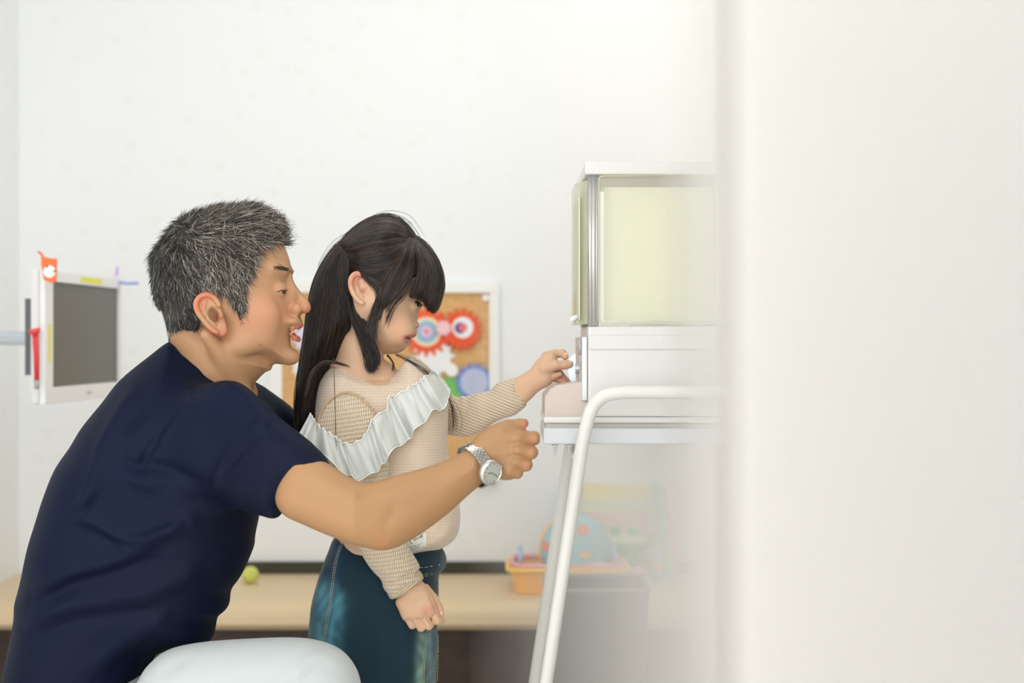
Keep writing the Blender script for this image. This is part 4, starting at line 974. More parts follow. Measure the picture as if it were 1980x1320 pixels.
F = smin(F, vg.ell((G(799, 590)[0], 34, G(799, 590)[2]), (14, 17, 12), 0.0, A), 4)
F = smax(F, -vg.ell((G(812, 589)[0], 34, G(812, 589)[2]), (10, 15, 3.2), 0.1, A), 2)
F = smin(F, vg.chain([G(812, 600), G(811, 622)], [7, 9], 5), 8)
F = smin(F, vg.ell(G(811, 625), (9, 11, 9)), 6)
F = smin(F, vg.ell((G(803, 628)[0], 12, G(803, 628)[2]), (8, 7, 7), 0.0, A), 5)
F = smax(F, -vg.ell((G(807, 631.5)[0], 6, G(807, 631.5)[2]), (4.5, 3.2, 2.6), 0.1, A), 1.6)
F = smin(F, vg.ell(G(796, 643), (13, 26, 10)), 10)
F = smin(F, vg.chain([G(801, 647.5, 0), G(797, 649, 9), G(789, 651, 17)], [5, 4.4, 2], 3, A), 3)
F = smin(F, vg.chain([G(792, 662, 0), G(790, 661, 9), G(787, 656, 16)], [5.6, 5, 2.4], 3, A), 3)
F = smax(F, -vg.ell(G(801, 654), (17, 15, 3.0), -0.22), 2)
F = smin(F, vg.ell(G(778, 672), (16, 20, 12)), 10)
gpf = g([(852, 540), (838, 566), (820, 584), (817.5, 595), (817.5, 604), (816.8, 613), (818, 624), (813, 632.5), (807.5, 634.5), (805.5, 640), (806.8, 646), (805.5, 650), (798, 652), (789, 653), (792, 656), (796.5, 658), (797, 662), (793.5, 668), (787, 673), (782, 678), (770, 684.5), (752, 685.5), (743, 690), (740, 700), (760, 730), (600, 760), (600, 400), (852, 400)])
F = smax(F, vg.poly(gpf, 3), 2.5)
gnk = g([(655, 640), (648, 690), (630, 720), (640, 760), (775, 760), (768, 716), (752, 700), (741, 690), (730, 660), (700, 620)])
F = smin(F, vg.inflate(gnk, 50, 52, GW), 12)
ge = g([(686, 548), (691, 535), (700, 530), (710, 534), (718, 545), (722, 560), (720, 575), (716, 590), (708, 590), (698, 581), (690, 567)])
w_e = (84 + (g1(720, 0)[0] - vg.U) * 0.30).astype(np.float32)
Fe = ear(vg, ge, w_e, lambda p: p[0] > g1(712, 0)[0] and p[1] > g1(0, 560)[1], (G(711, 563)[0], G(711, 563)[2], 9, 16, -0.25), A,
         [g1(701, 542), g1(698, 552), g1(703, 566), g1(710, 575)], g1(719, 566), 4.6, 4.5)
F = smin(F, Fe, 4)
ghv, ghq = vg.mesh(F, 2)
# ---- near hand, hanging
YN = 0.03
def GN(px, py, dw=0.0): u, w, v = q3(px, py, YN); return (u, w + dw, v)
(nu0, nv0), (nu1, nv1) = q([(748, 1090)], YN)[0], q([(872, 1235)], YN)[0]
wN = YN / S
vn = Vol(nu0, nu1, wN - 40, wN + 55, nv0, nv1, 1.3)
F = vn.cone(GN(776, 1105, 2), GN(795, 1145, 0), 24, 22)
F = smin(F, vn.inflate(q([(765, 1160), (785, 1140), (812, 1122), (826, 1136), (838, 1155), (846, 1178), (840, 1190), (815, 1198), (795, 1200), (780, 1198), (771, 1180)], YN), 19, 17, wN), 10)
for a, b_, c, r in ((GN(834, 1172, 0), GN(845, 1199, 2), GN(853, 1201, 12), 9.6), (GN(816, 1182, -3), GN(829, 1209, 0), GN(834, 1207, 16), 9.4),
                    (GN(800, 1188, -3), GN(814, 1213, 0), GN(818, 1208, 18), 9.0), (GN(785, 1188, 0), GN(797, 1209, 4), GN(802, 1205, 18), 8.6)):
    F = smin(F, vn.chain([a, b_, c], [r, r * 0.92, r * 0.8], 2), 1.8)
F = smin(F, vn.chain([GN(822, 1138, 6), GN(838, 1158, 12), GN(848, 1176, 12), GN(852.5, 1188, 12)], [9, 8.5, 7.5, 6.2], 3), 2.2)
gnv, gnq = vn.mesh(F, 1)
gnv = folds(gnv, gnq, [([(788, 1194), (800, 1216)], -1.6, 2.2), ([(806, 1196), (818, 1217)], -1.6, 2.2), ([(823, 1188), (836, 1211)], -1.8, 2.4), ([(829, 1148), (842, 1176), (853, 1196)], -1.6, 2.4)])
# ---- far hand on the knob
YK = 0.125; wK = YK / S
def GK(px, py, dw=0.0): u, w, v = q3(px, py, YK); return (u, w + dw, v)
(ku0, kv0), (ku1, kv1) = q([(985, 662)], YK)[0], q([(1118, 800)], YK)[0]
vk = Vol(ku0, ku1, wK - 46, wK + 50, kv0, kv1, 1.3)
F = vk.inflate(q([(985, 745), (997, 731), (1012, 722), (1026, 712), (1040, 694), (1055, 684), (1070, 682), (1078, 694), (1074, 712), (1070, 735), (1062, 745), (1042, 756), (1030, 768), (1020, 777), (1000, 795), (985, 790)], YK), 22, 19, wK)
F = smin(F, vk.chain([GK(1058, 690, 14), GK(1075, 684, 16), GK(1088, 683, 14), GK(1093, 689, 8)], [12, 9, 8, 7.4], 3), 3)          # index
F = smin(F, vk.chain([GK(1052, 712, -12), GK(1074, 706, -12), GK(1092, 705, -9), GK(1101, 704, -8)], [13, 9.5, 9, 8.0], 4), 4)    # thumb
F = smin(F, vk.chain([GK(1062, 722, 16), GK(1082, 722, 18), GK(1094, 735, 12), GK(1103, 743, 8)], [9, 8, 6.8, 5], 3), 2)          # middle
F = smin(F, vk.chain([GK(1060, 730, 10), GK(1078, 731, 10), GK(1089, 739, 4), GK(1093, 741, 0)], [9, 7.8, 7, 6.2], 3), 2)         # ring
F = smin(F, vk.chain([GK(1058, 732, -2), GK(1070, 727, -5), GK(1082, 723, -8)], [8.5, 7.4, 5.4], 3), 2)                            # little
gkv, gkq = vk.mesh(F, 1)
# ---- hidden body
vb = Vol(*(lambda a, b_: (a, b_))(g1(585, 0)[0], g1(1010, 0)[0]), GW - 170, GW + 170, g1(0, 690)[1], 1925, 6)
F = vb.inflate(g([(650, 730), (632, 800), (640, 900), (655, 1000), (640, 1100), (640, 1200), (800, 1200), (830, 1080), (850, 1000), (840, 900), (830, 800), (790, 730)]), 70, 84, GW)
for sg in (-1, 1): F = smin(F, vb.chain([(G(722, 1150)[0], GW + sg * 42, 1200), (G(720, 0)[0], GW + sg * 50, 1500), (G(716, 0)[0], GW + sg * 55, 1845)], [40, 36, 26], 15), 12)
F = smin(F, vb.chain([G(672, 815, 70), G(705, 1000, 35), G(765, 1100, 38)], [24, 20, 16], 14), 14)
F = smin(F, vb.chain([G(800, 760, GW + 95), G(880, 800, GW + 80), G(985, 762, wK + 8)], [34, 26, 18], 14), 14)
gbv, gbq = vb.mesh(F, 1)
V, Q = join([(ghv, ghq), (gnv, gnq), (gkv, gkq), (gbv, gbq)])
wv = to_world(V); px, py = proj(wv)
c = np.tile(lin((205, 170, 141)), (len(V), 1)); hd = np.arange(len(V)) < len(ghv)
k_ = (DIST + GY) / DIST; hx = 990 + (V[:, 0] - 990) / k_; hy = 660 + (V[:, 2] - 660) / k_
ch = c.copy()
ch = mixc(ch, [(772, 632)], (196, 132, 106), 26, hx, hy, 0.35)
ch = mixc(ch, [(688, 552), (700, 532), (712, 536)], (196, 116, 92), 7, hx, hy, 0.65)
ch = mixc(ch, [(711, 565)], (160, 80, 60), 6, hx, hy, 0.7)  # ear hollow: red skin tone with its shade painted in
ch = mixc(ch, [(696, 560), (699, 545), (708, 540)], (176, 100, 78), 3.5, hx, hy, 0.6)  # groove inside the ear rim, redder skin plus painted shade
ch = mixc(ch, [(806, 647.5), (797, 649.5), (789, 651.5)], (166, 92, 86), 3.2, hx, hy, 0.95)
ch = mixc(ch, [(795, 661), (790, 660), (787, 656)], (186, 106, 108), 3.8, hx, hy, 0.95)
ch = mixc(ch, [(790, 653.5), (798, 654)], (96, 36, 34), 2.0, hx, hy, 0.9)
ch = mixc(ch, [(807, 632)], (110, 60, 50), 1.8, hx, hy, 0.8)
c[hd] = ch[hd]; o = ~hd; co = c.copy()
for pt in ((822, 1181), (836, 1176), (1090, 716), (1092, 740)): co = mixc(co, [pt], (196, 124, 104), 9, px, py, 0.5)
co = mixc(co, [(1096, 742), (1080, 730)], (198, 130, 112), 12, px, py, 0.45)
c[o] = co[o]
mesh_np('body', wv, Q, M_skin_g, girl, cols=c)
def m4(px, py, w): u, _, v = G(px, py); return to_world((u, w, v))
for sg in (-1, 1):
    e = MB().sphere(m4(799.5, 589, GW + sg * 34), 12.6 * S).build('eyeball', M_eye, girl, smooth=True)
    MB().sphere(m4(806.5, 590, GW + sg * 35), 7.2 * S).build('iris', M_iris, e, smooth=True)
    MB().tube([m4(801, 586, GW + sg * 49), m4(807, 585.5, GW + sg * 46), m4(812, 586, GW + sg * 40), m4(814, 588, GW + sg * 32)], [0.0005, 0.0010, 0.0011, 0.0006], n=6).build('eyelid_line', M_lash, girl, smooth=True)
    ls = []
    for i in range(26):
        t = i / 25.0; a = np.array(m4(805 + 8 * t, 586 + 1.5 * t, GW + sg * (47 - 14 * t))); d = np.array((0.006, sg * 0.002 * (1 - t), -0.0030 + 0.0012 * RNG.random()))
        ls.append([a, a + d * 0.5 + np.array((0, 0, -0.0004)), a + d])
    strands('eyelashes', ls, [0.0003, 0.00022, 0.00006], M_lash, girl)
for (pts, nm) in (([(851, 1184), (853.5, 1190)], YN),):
    n_ = MB().sphere(to_world(GN(852.5, 1186, 6.5)), 0.0028, (0.9, 0.35, 1.25)).build('fingernail', M_nail, girl, smooth=True)
MB().sphere(to_world(GK(1101, 700.5, -13)), 0.0030, (1.3, 0.4, 0.9)).build('fingernail', M_nail, girl, smooth=True)
MB().sphere(to_world(GK(1095, 685, 3)), 0.0028, (1.1, 0.5, 1.0)).build('fingernail', M_nail, girl, smooth=True)
# ---- sweater
M_knit = cloth_mat('cream_knit', (226, 208, 188), 0.85, freq=2 * math.pi / 0.0042, strength=0.35, attr='Col', kind='knit', sheen=0.3, dark=(176, 152, 124))
M_knit_open = cloth_mat('cream_open_knit', (214, 198, 174), 0.85, freq=2 * math.pi / 0.0062, strength=0.7, kind='knit', sheen=0.3, dark=(116, 92, 66), ang=0.15)
M_rib = cloth_mat('cream_ribbed_knit', (206, 190, 160), 0.85, freq=2 * math.pi / 0.0036, strength=0.6, sheen=0.3, dark=(160, 140, 106), ang=-0.9)
M_ribf = cloth_mat('cream_ribbed_sleeve', (216, 200, 178), 0.85, freq=2 * math.pi / 0.0046, strength=0.6, sheen=0.3, dark=(168, 146, 118), ang=1.2)
vw = Vol(g1(575, 0)[0], g1(905, 0)[0], GW - 130, GW + 130, g1(0, 675)[1], g1(0, 1100)[1], 2.4)
tor = g([(612, 770), (622, 730), (648, 704), (676, 700), (700, 716), (730, 728), (752, 727), (768, 716), (776, 692), (790, 684), (806, 692), (830, 716), (856, 744), (866, 790), (866, 830), (867, 880), (874, 930), (886, 965), (890, 1000), (884, 1035), (862, 1055), (822, 1072), (790, 1080), (750, 1072), (715, 1050), (690, 1020), (655, 975), (628, 900), (612, 830)])
Tt = np.interp(vw.V, [g1(0, y)[1] for y in (690, 740, 800, 1000, 1080)], [66, 88, 98, 104, 102]).astype(np.float32)
F = vw.inflate(tor, 62, Tt, GW, n=4)
F = smax(F, -vw.ell(G(722, 642, GW), (92, 112, 92)), 4)
F = smin(F, vw.inflate(g([(780, 700), (800, 692), (830, 716), (860, 744), (870, 790), (850, 830), (800, 820)]), 36, 40, GW + 88), 16)
wv_, wq = vw.mesh(F, 2)
wv_ = folds(wv_, wq, [([(690, 760), (740, 800), (760, 850)], -2, 10), ([(800, 860), (820, 920), (850, 960)], 2.5, 14), ([(760, 900), (800, 950), (860, 1000)], -2.5, 12), ([(880, 1000), (850, 1040), (800, 1062)], 3, 8), ([(885, 1030), (845, 1056), (800, 1068)], -2.5, 5),
                      ([(640, 720), (700, 745), (760, 745)], 1.5, 5), ([(650, 712), (700, 733), (745, 742), (772, 728)], -1.0, 3)])
cc_ = np.tile(lin((222, 205, 186)), (len(wv_), 1))
sw = mesh_np('sweater', to_world(wv_), wq, M_knit, girl, cols=cc_)
lookS = heightmap(wv_)
# near sleeve
YS = 0.02; wS = YS / S
def nq(pts): return q(pts, YS)
vs = Vol(nq([(590, 0)])[0][0], nq([(832, 0)])[0][0], wS - 60, wS + 70, nq([(0, 735)])[0][1], nq([(0, 1175)])[0][1], 1.9)
arm1 = nq([(613, 830), (620, 800), (634, 775), (655, 760), (676, 757), (698, 766), (716, 784), (734, 812), (748, 850), (752, 900), (756, 950), (765, 1000), (785, 1050), (798, 1072), (811, 1095), (808, 1107), (816, 1119), (795, 1140), (763, 1158), (750, 1147), (741, 1138), (736, 1121), (720, 1104), (705, 1083), (690, 1054), (676, 1030), (650, 980), (630, 920), (616, 870)])
F = vs.inflate(arm1, 44, 42, wS + 6, n=4)
F = smin(F, vs.ell((nq([(668, 0)])[0][0], wS + 26, nq([(0, 800)])[0][1]), (40, 40, 34)), 14)
F = smax(F, -vs.cone(GN(790, 1146, 0), GN(806, 1176, 0), 21, 26), 3)
sv, sq = vs.mesh(F, 2)
sv = folds(sv, sq, [([(740, 1134), (775, 1122), (806, 1102)], -3.5, 5), ([(752, 1108), (790, 1092)], 2.5, 8), ([(700, 1050), (745, 1060), (790, 1055)], 2, 14), ([(640, 790), (650, 860), (660, 930)], 2, 12), ([(700, 820), (700, 900)], -2, 14)])
msl = mesh_np('sleeve', to_world(sv), sq, M_knit_open, sw); msl['label'] = 'near sleeve in open knit with a ribbed cuff'
lookN = heightmap(sv)
cu = catmull(nq([(614, 836), (620, 803), (634, 779), (655, 763), (676, 760), (697, 769), (715, 787), (732, 814), (741, 834)]), 4, False)
MB().tube([to_world((a_, min(float(lookN(a_, b_)), 400) - 1.0, b_)) for a_, b_ in cu], 0.0014, n=8).build('armhole_seam', cloth_mat('tan_cord', (186, 156, 120), 0.8), sw, smooth=True)
cu0, cu1 = nq([(742, 1143), (763, 1160)]), nq([(812, 1108), (818, 1120)])
# cuff: ribbed band around the wrist
def band(c0, c1, d, r0, r1, wc, name, m, parent, th=2.5, n=40, flat=0.8):
    a, b_ = np.array(c0, float), np.array(c1, float); mid = (a + b_) / 2; h = np.linalg.norm(b_ - a) / 2; e = (b_ - a) / (2 * h); d = np.array(d, float); d /= np.linalg.norm(d)
    V = []; F = []; pr_ = [(0, 1.02), (0.2, 1.10), (0.8, 1.10), (1, 1.04), (1, 0.9), (0, 0.9)]
    for (t, s_) in pr_:
        for k in range(n):
            an = 2 * math.pi * k / n; x = mid + e * h * s_ * math.cos(an) + d * r0 * (t - 0.5) * 2
            V.append(to_world((x[0], wc + r1 * s_ * math.sin(an), x[1])))
    for i in range(len(pr_)):
        j = (i + 1) % len(pr_)
        for k in range(n): F.append((i * n + k, i * n + (k + 1) % n, j * n + (k + 1) % n, j * n + k))
    return MB().add(V, F).build(name, m, parent, smooth=True)
band(nq([(753, 1150)])[0], nq([(812, 1112)])[0], (0.5, 0.86), 10, 31, wS + 8, 'cuff', M_rib, sw)
# far sleeve
vf = Vol(g1(820, 0)[0], nq([(1030, 0)])[0][0] + 8, GW - 70, GW + 130, g1(0, 715)[1], g1(0, 862)[1], 1.9)
fs = [(840, 770), (862, 766), (882, 771), (892, 767), (900, 768), (911, 764), (930, 760), (946, 755), (955, 747), (962, 740), (978, 735), (996, 731), (1006, 748), (1015, 772), (1018, 783), (1005, 796), (991, 805), (964, 814), (933, 834), (905, 847), (884, 847), (860, 841), (845, 815)]
wfs = np.interp(vf.U, [g1(850, 0)[0], g1(1010, 0)[0]], [GW + 70, wK + 2]).astype(np.float32)
F = vf.inflate(g(fs), 36, 36, wfs, n=4)
F = smax(F, -vf.cone(G(1008, 758, wK), G(1030, 745, wK), 18, 24), 2)
fv, fq = vf.mesh(F, 2)
fv = folds(fv, fq, [([(905, 768), (900, 800), (890, 830)], -2.5, 5), ([(925, 765), (925, 800)], 2, 7), ([(880, 780), (878, 830)], 2, 7), ([(993, 735), (1000, 770), (1003, 794)], -1.5, 3), ([(945, 760), (940, 800)], -1.5, 8)])
mf = mesh_np('sleeve', to_world(fv), fq, M_ribf, sw); mf['label'] = 'far sleeve with fine ribs along the arm'
MB().sphere(to_world(G(917, 804, GW + 22)), 0.0042, (1.2, 0.8, 1)).build('knit_tuft', M_knit, sw, smooth=True)
# ---- ruffle
def cloth_translucent(name, col, a):
    m = mat(name, col, 0.7, alpha=a, spec=0.2); nt = m.node_tree; b = nt.nodes['Principled BSDF']; b.inputs['Sheen Weight'].default_value = 0.4
    tr = N(nt, 'ShaderNodeBsdfTranslucent'); tr.inputs[0].default_value = rgba(col); mx = N(nt, 'ShaderNodeMixShader'); mx.inputs[0].default_value = 0.25
    out = nt.nodes['Material Output']; nt.links.new(b.outputs[0], mx.inputs[1]); nt.links.new(tr.outputs[0], mx.inputs[2]); nt.links.new(mx.outputs[0], out.inputs[0]); return m
M_ruf = cloth_translucent('white_chiffon', (232, 236, 234), 0.88)
topc = [(840, 716), (822, 728), (807, 740), (792, 748), (770, 762), (751, 768), (748, 790), (721, 809), (714, 826), (695, 852), (666, 857), (644, 841), (622, 828), (608, 812), (600, 800)]
botc = [(870, 752), (860, 790), (842, 790), (822, 812), (800, 834), (792, 850), (768, 862), (750, 884), (736, 902), (722, 915), (694, 926), (668, 914), (628, 882), (596, 852), (578, 836)]
n_s, n_t = 260, 14
tc_ = catmull(topc, 40, False); bc_ = catmull(botc, 40, False)
it = np.linspace(0, len(tc_) - 1, n_s).astype(int); tc_, bc_ = tc_[it], bc_[it]
V = []; sarr = np.linspace(0, 1, n_s)
ph = np.cumsum(0.35 + 0.65 * np.sin(sarr * 17.0 + 2 * np.sin(sarr * 31)) ** 2) * 0.185
base = []
for i in range(n_s):
    row = []
    for j in range(n_t + 1):
        t = j / n_t; tt = 0.10 * math.sin(ph[i] * 2.7) * (1 - t)
        x = tc_[i] * (1 - t) + bc_[i] * t; x = x + np.array([0.0, 3.0 * math.sin(ph[i] * 2.0) * t + 2.2 * math.sin(ph[i] * 5) * (1 - t) ** 2])
        # depth: rides on the sweater / sleeve surface
        f = min(max((x[0] - 735) / 40, 0), 1)
        un, vn_ = nq([x])[0]; us, vs_ = g([x])[0]
        wn_ = float(lookN(un, vn_)); wsf = float(lookS(us, vs_)); w_ = wn_ * (1 - f) + wsf * f
        w_ = min(w_, wn_ if x[0] < 735 else 1e9, wsf, GW - 8) - 3
        row.append((x, w_))
    base.append(row)
wm = np.array([[r[1] for r in row] for row in base])
for _ in range(8):
    wm[1:-1] = (wm[:-2] + wm[1:-1] * 2 + wm[2:]) / 4; wm[:, 1:-1] = (wm[:, :-2] + wm[:, 1:-1] * 2 + wm[:, 2:]) / 4
top_ = wm[:, :1]
for i in range(n_s):
    for j in range(n_t + 1):
        t = j / n_t; amp = 4.0 + 11.0 * t; w_ = min(wm[i, j], wm[i, 0] + 6) - 4 - 5 * t + amp * math.sin(ph[i] * 2.0 + 0.5 * t) * 0.8 - abs(amp * 0.5) + 4.0 * math.sin(ph[i] * 5) * (1 - t) ** 2
        x = base[i][j][0]; V.append(P(x[0], x[1], w_ * S))
m_ = n_t + 1
Fq = np.array([(i * m_ + j, (i + 1) * m_ + j, (i + 1) * m_ + j + 1, i * m_ + j + 1) for i in range(n_s - 1) for j in range(n_t)])
ruf = mesh_np('ruffle', np.array([tuple(v) for v in V]), Fq, M_ruf, sw)
so = ruf.modifiers.new('thickness', 'SOLIDIFY'); so.thickness = 0.0006
MB().tube([V[i * m_ + n_t] for i in range(n_s)], 0.0009, n=6).build('ruffle_hem', M_white, sw, smooth=True)
MB().tube([V[i * m_] + Vector((0, -0.001, 0)) for i in range(n_s)], 0.0010, n=6).build('gathered_edge', M_white, sw, smooth=True)
# ---- sewn label with handwriting-like print
ll = g([(778, 1029), (831, 1017), (829, 1049), (784, 1064), (776, 1050)])
Lw = float(min(lookS(*g1(800, 1040)), lookS(*g1(785, 1040)), lookS(*g1(825, 1040)))) - 1.5
cA, cB, cC, cD = (np.array(ll[i]) for i in (0, 1, 2, 3)); V = []; na, nb = 10, 6
for off in (-2.4, -0.8):
    for i in range(na + 1):
        for j in range(nb + 1):
            x, y = (cA * (1 - i / na) + cB * i / na) * (1 - j / nb) + (cD * (1 - i / na) + cC * i / na) * j / nb
            V.append(to_world((x, float(lookS(x, y)) + off, y)))
m_ = nb + 1; F = [(i * m_ + j, (i + 1) * m_ + j, (i + 1) * m_ + j + 1, i * m_ + j + 1) for i in range(na) for j in range(nb)]; F += [tuple(k + (na + 1) * m_ for k in f[::-1]) for f in F]
MB().add(V, F).build('sewn_label', mat('white_label', (222, 226, 218), 0.7), sw, smooth=True)
def ink(pts, r=0.00045): return [to_world((a_, float(lookS(a_, b_)) - 3.4, b_)) for a_, b_ in g(pts)]
sc_ = MB()
for ptl in ([(799, 1031), (801, 1035), (804, 1038)], [(806, 1030), (808, 1028), (809, 1031), (811, 1026), (812, 1029), (814, 1026), (815, 1028)], [(816, 1026), (818, 1023), (819, 1027), (820, 1022), (822, 1026), (823, 1021), (821, 1020), (823, 1025)]):
    sc_.tube(ink(ptl), 0.0006, n=5)
for ptl in ([(785, 1049), (787, 1047)], [(789, 1046), (791, 1048)], [(794, 1046), (812, 1041)], [(814, 1040), (818, 1039)], [(821, 1037), (823, 1036)], [(785, 1054), (788, 1053)], [(796, 1051), (806, 1048)], [(808, 1047), (816, 1044)]):
    sc_.tube(ink(ptl), 0.00038, n=5)
sc_.build('label_writing', mat('grey_ink', (120, 124, 110), 0.7), sw)
# pink undershirt edge at the collar
MB().tube([to_world((a_, float(lookS(a_, b_ + 6)) + 3, b_)) for a_, b_ in g([(628, 709), (636, 706), (646, 705), (656, 707)])], 0.0016, n=8).build('undershirt_edge', mat('pink_cotton', (214, 160, 172), 0.7), sw, smooth=True)
# ---- denim skirt
vj = Vol(g1(575, 0)[0], g1(880, 0)[0], GW - 130, GW + 130, g1(0, 1020)[1], 1640, 3.2)
jp = g([(652, 1034), (634, 1068), (618, 1111), (604, 1162), (600, 1194), (596, 1233), (590, 1300), (586, 1380), (584, 1520), (600, 1560), (720, 1568), (835, 1560), (846, 1500), (843, 1380), (843, 1310), (848, 1232), (845, 1222), (848, 1150), (849, 1112), (861, 1096), (863, 1078), (856, 1062), (840, 1045), (780, 1030), (700, 1026)])
F = vj.inflate(jp, 80, np.interp(vj.V, [1060, 1200, 1500], [96, 108, 118]).astype(np.float32), GW, n=4)
jv, jq = vj.mesh(F, 2)
seam1 = [(668, 1040), (658, 1075), (654, 1110), (650, 1150), (644, 1185), (638, 1220), (632, 1262), (626, 1320)]
seam2 = [(832, 1205), (827, 1240), (823, 1280), (822, 1330), (822, 1400)]
jv = folds(jv, jq, [(seam1, 2.0, 4), ([(676, 1060), (672, 1120), (668, 1200)], -3, 10), ([(640, 1080), (624, 1150), (616, 1210)], -3, 9), ([(628, 1100), (612, 1170)], 3, 7),
                    (seam2, 2.0, 4), ([(812, 1220), (808, 1300)], -2, 8), ([(838, 1220), (838, 1300)], -3, 6), ([(725, 1100), (730, 1200), (728, 1320)], 2, 10), ([(700, 1150), (705, 1300)], -2.5, 16), ([(760, 1200), (765, 1320)], -2, 16)])
wv = to_world(jv); px, py = proj(wv)
cj = np.tile(lin((24, 46, 58)), (len(jv), 1))
nz = np.sin(px * 0.21 + 3 * np.sin(py * 0.043)) * np.cos(py * 0.11 + 2 * np.sin(px * 0.06)) * 0.5 + 0.5
def jb(cj, pts, col, r, k): 
    d = polydist(px, py, pts); f = (k * np.exp(-(d / r) ** 2) * (0.45 + 0.75 * nz))[:, None]; return cj * (1 - f) + lin(col) * f
cj = jb(cj, [(604, 1180), (600, 1240), (596, 1320)], (28, 82, 106), 14, 0.9)
cj = jb(cj, [(628, 1140), (632, 1180)], (90, 152, 170), 20, 0.95)
cj = jb(cj, [(650, 1160), (640, 1240)], (74, 130, 146), 17, 0.85)
cj = jb(cj, [(612, 1215), (622, 1235)], (90, 150, 166), 14, 0.85)
cj = jb(cj, [(645, 1260), (630, 1330)], (60, 110, 120), 16, 0.8)
cj = jb(cj, [(652, 1060), (640, 1110)], (20, 62, 96), 14, 0.8)
cj = jb(cj, [(818, 1228), (812, 1330), (812, 1400)], (118, 150, 140), 10, 0.9)
cj = jb(cj, [(834, 1225), (832, 1330), (832, 1400)], (86, 128, 134), 9, 0.85)
cj = jb(cj, [(857, 1075), (846, 1120)], (44, 84, 98), 5, 0.7)
M_den = cloth_mat('denim', (24, 46, 58), 0.75, freq=2 * math.pi / 0.0016, strength=0.12, attr='Col', sheen=0.2, ang=0.6)
den = mesh_np('denim_skirt', wv, jq, M_den, girl, cols=cj)
lookJ = heightmap(jv)
M_st = mat('tan_thread', (176, 172, 140), 0.7)
def stitch(pts, name='stitching', dash=3.0, both=2.5):
    mb = MB(); c_ = catmull(g(pts), 8, False); L = np.r_[0, np.cumsum(np.hypot(*np.diff(c_, axis=0).T))]
    n_ = int(L[-1] / (dash * 1.6)); 
    for i in range(n_):
        for off in ((-both / 2, both / 2) if both else (0,)):
            a, b_ = [(float(np.interp(t, L, c_[:, 0])) + off, float(np.interp(t, L, c_[:, 1]))) for t in (i * dash * 1.6, i * dash * 1.6 + dash)]
            mb.tube([to_world((x, float(lookJ(x, y)) - 1.0, y)) for x, y in (a, b_)], 0.0005, n=5)
    return mb.build(name, M_st, den)
stitch(seam1, both=4.0); stitch(seam2, both=4.0)
stitch([(808, 1083), (830, 1084), (853, 1081)], both=0, dash=6); stitch([(808, 1096), (830, 1098), (852, 1094)], both=0, dash=6)
stitch([(808, 1100), (830, 1102), (852, 1098)], both=0, dash=6); stitch([(852, 1082), (851, 1100)], both=0, dash=4)
stitch([(845, 1226), (848, 1240), (846, 1320)], both=0, dash=4)
for sg in (-1, 1):
    w0 = GW + sg * 55; u0 = g1(716, 0)[0]
    vs = Vol(u0 - 60, u0 + 130, w0 - 45, w0 + 45, 1845, 1930, 4); F = vs.chain([(u0 - 5, w0, 1890), (u0 + 50, w0, 1898), (u0 + 85, w0, 1904)], [30, 26, 18], 10); F = smax(F, vs.V - 1923.5, 2); F = smax(F, 1850 - vs.V, 2)
    s1, s2 = vs.mesh(F, 2); mesh_np('shoe', to_world(s1), s2, mat('pink_shoe', (226, 190, 196), 0.6), girl)
# ---- hair
Tg2 = (np.interp(vg.V, [g1(0, y)[1] for y in (430, 520, 600, 640, 700)], [94, 106, 102, 94, 78])).astype(np.float32)
(a0, b0), (a1, b1) = g1(560, 410), g1(866, 850)
vh2 = Vol(a0, a1, GW - 120, GW + 120, b0, b1, 2.1)
Tg2 = (np.interp(vh2.V, [g1(0, y)[1] for y in (430, 520, 600, 640, 700)], [92, 103, 99, 92, 78])).astype(np.float32)
full = g([(659, 474), (684, 447), (715, 428), (751, 420), (781, 431), (801, 456), (825, 476), (845, 504), (854, 530), (854, 560), (846, 590), (835, 610), (815, 640), (770, 668), (720, 668), (690, 640), (665, 600), (650, 560), (646, 510)])
reg = g([(659, 474), (684, 447), (715, 428), (751, 420), (781, 431), (801, 456), (825, 476), (845, 504), (854, 530), (854, 560), (846, 590), (836, 604), (827, 590), (819, 577), (809, 573), (799, 579), (798, 572), (806, 556), (813, 534), (797, 548), (782, 563), (770, 572), (757, 584), (748, 594), (741, 584), (740, 564), (732, 552), (722, 542), (712, 532), (700, 526), (690, 532), (684, 546), (684, 562), (688, 590), (670, 620), (640, 620), (640, 520)])
F = smax(vh2.inflate(full, 92, Tg2, GW), vh2.poly(reg, 3), 4)
mass = g([(657, 476), (640, 492), (630, 506), (618, 530), (609, 550), (601, 588), (593, 648), (585, 709), (579, 750), (577, 800), (578, 836), (592, 840), (604, 822), (612, 795), (616, 760), (624, 735), (634, 712), (646, 690), (664, 668), (680, 642), (688, 620), (692, 600), (686, 570), (684, 545), (676, 510)])
Tm = np.interp(vh2.V, [g1(0, y)[1] for y in (480, 560, 680, 780, 850)], [70, 84, 84, 70, 60]).astype(np.float32)
F = smin(F, vh2.inflate(mass, 34, Tm, GW), 5)
lock = g([(684, 575), (690, 596), (700, 614), (714, 640), (726, 664), (733, 688), (731, 704), (726, 713), (720, 704), (714, 684), (702, 660), (686, 640), (676, 610)])
gv_, gq_ = vh2.mesh(F, 2)
M_hb = mat('black_hair_undercoat', (18, 15, 14), 0.5, spec=0.25)
hg = mesh_np('hair', to_world(gv_), gq_, M_hb, girl)
lookH = heightmap(gv_)
M_hair_g = hair_mat('black_hair', [(0, (13, 11, 10)), (0.55, (24, 20, 18)), (0.82, (48, 37, 30)), (1, (96, 72, 54))], 0.32, 0.5)
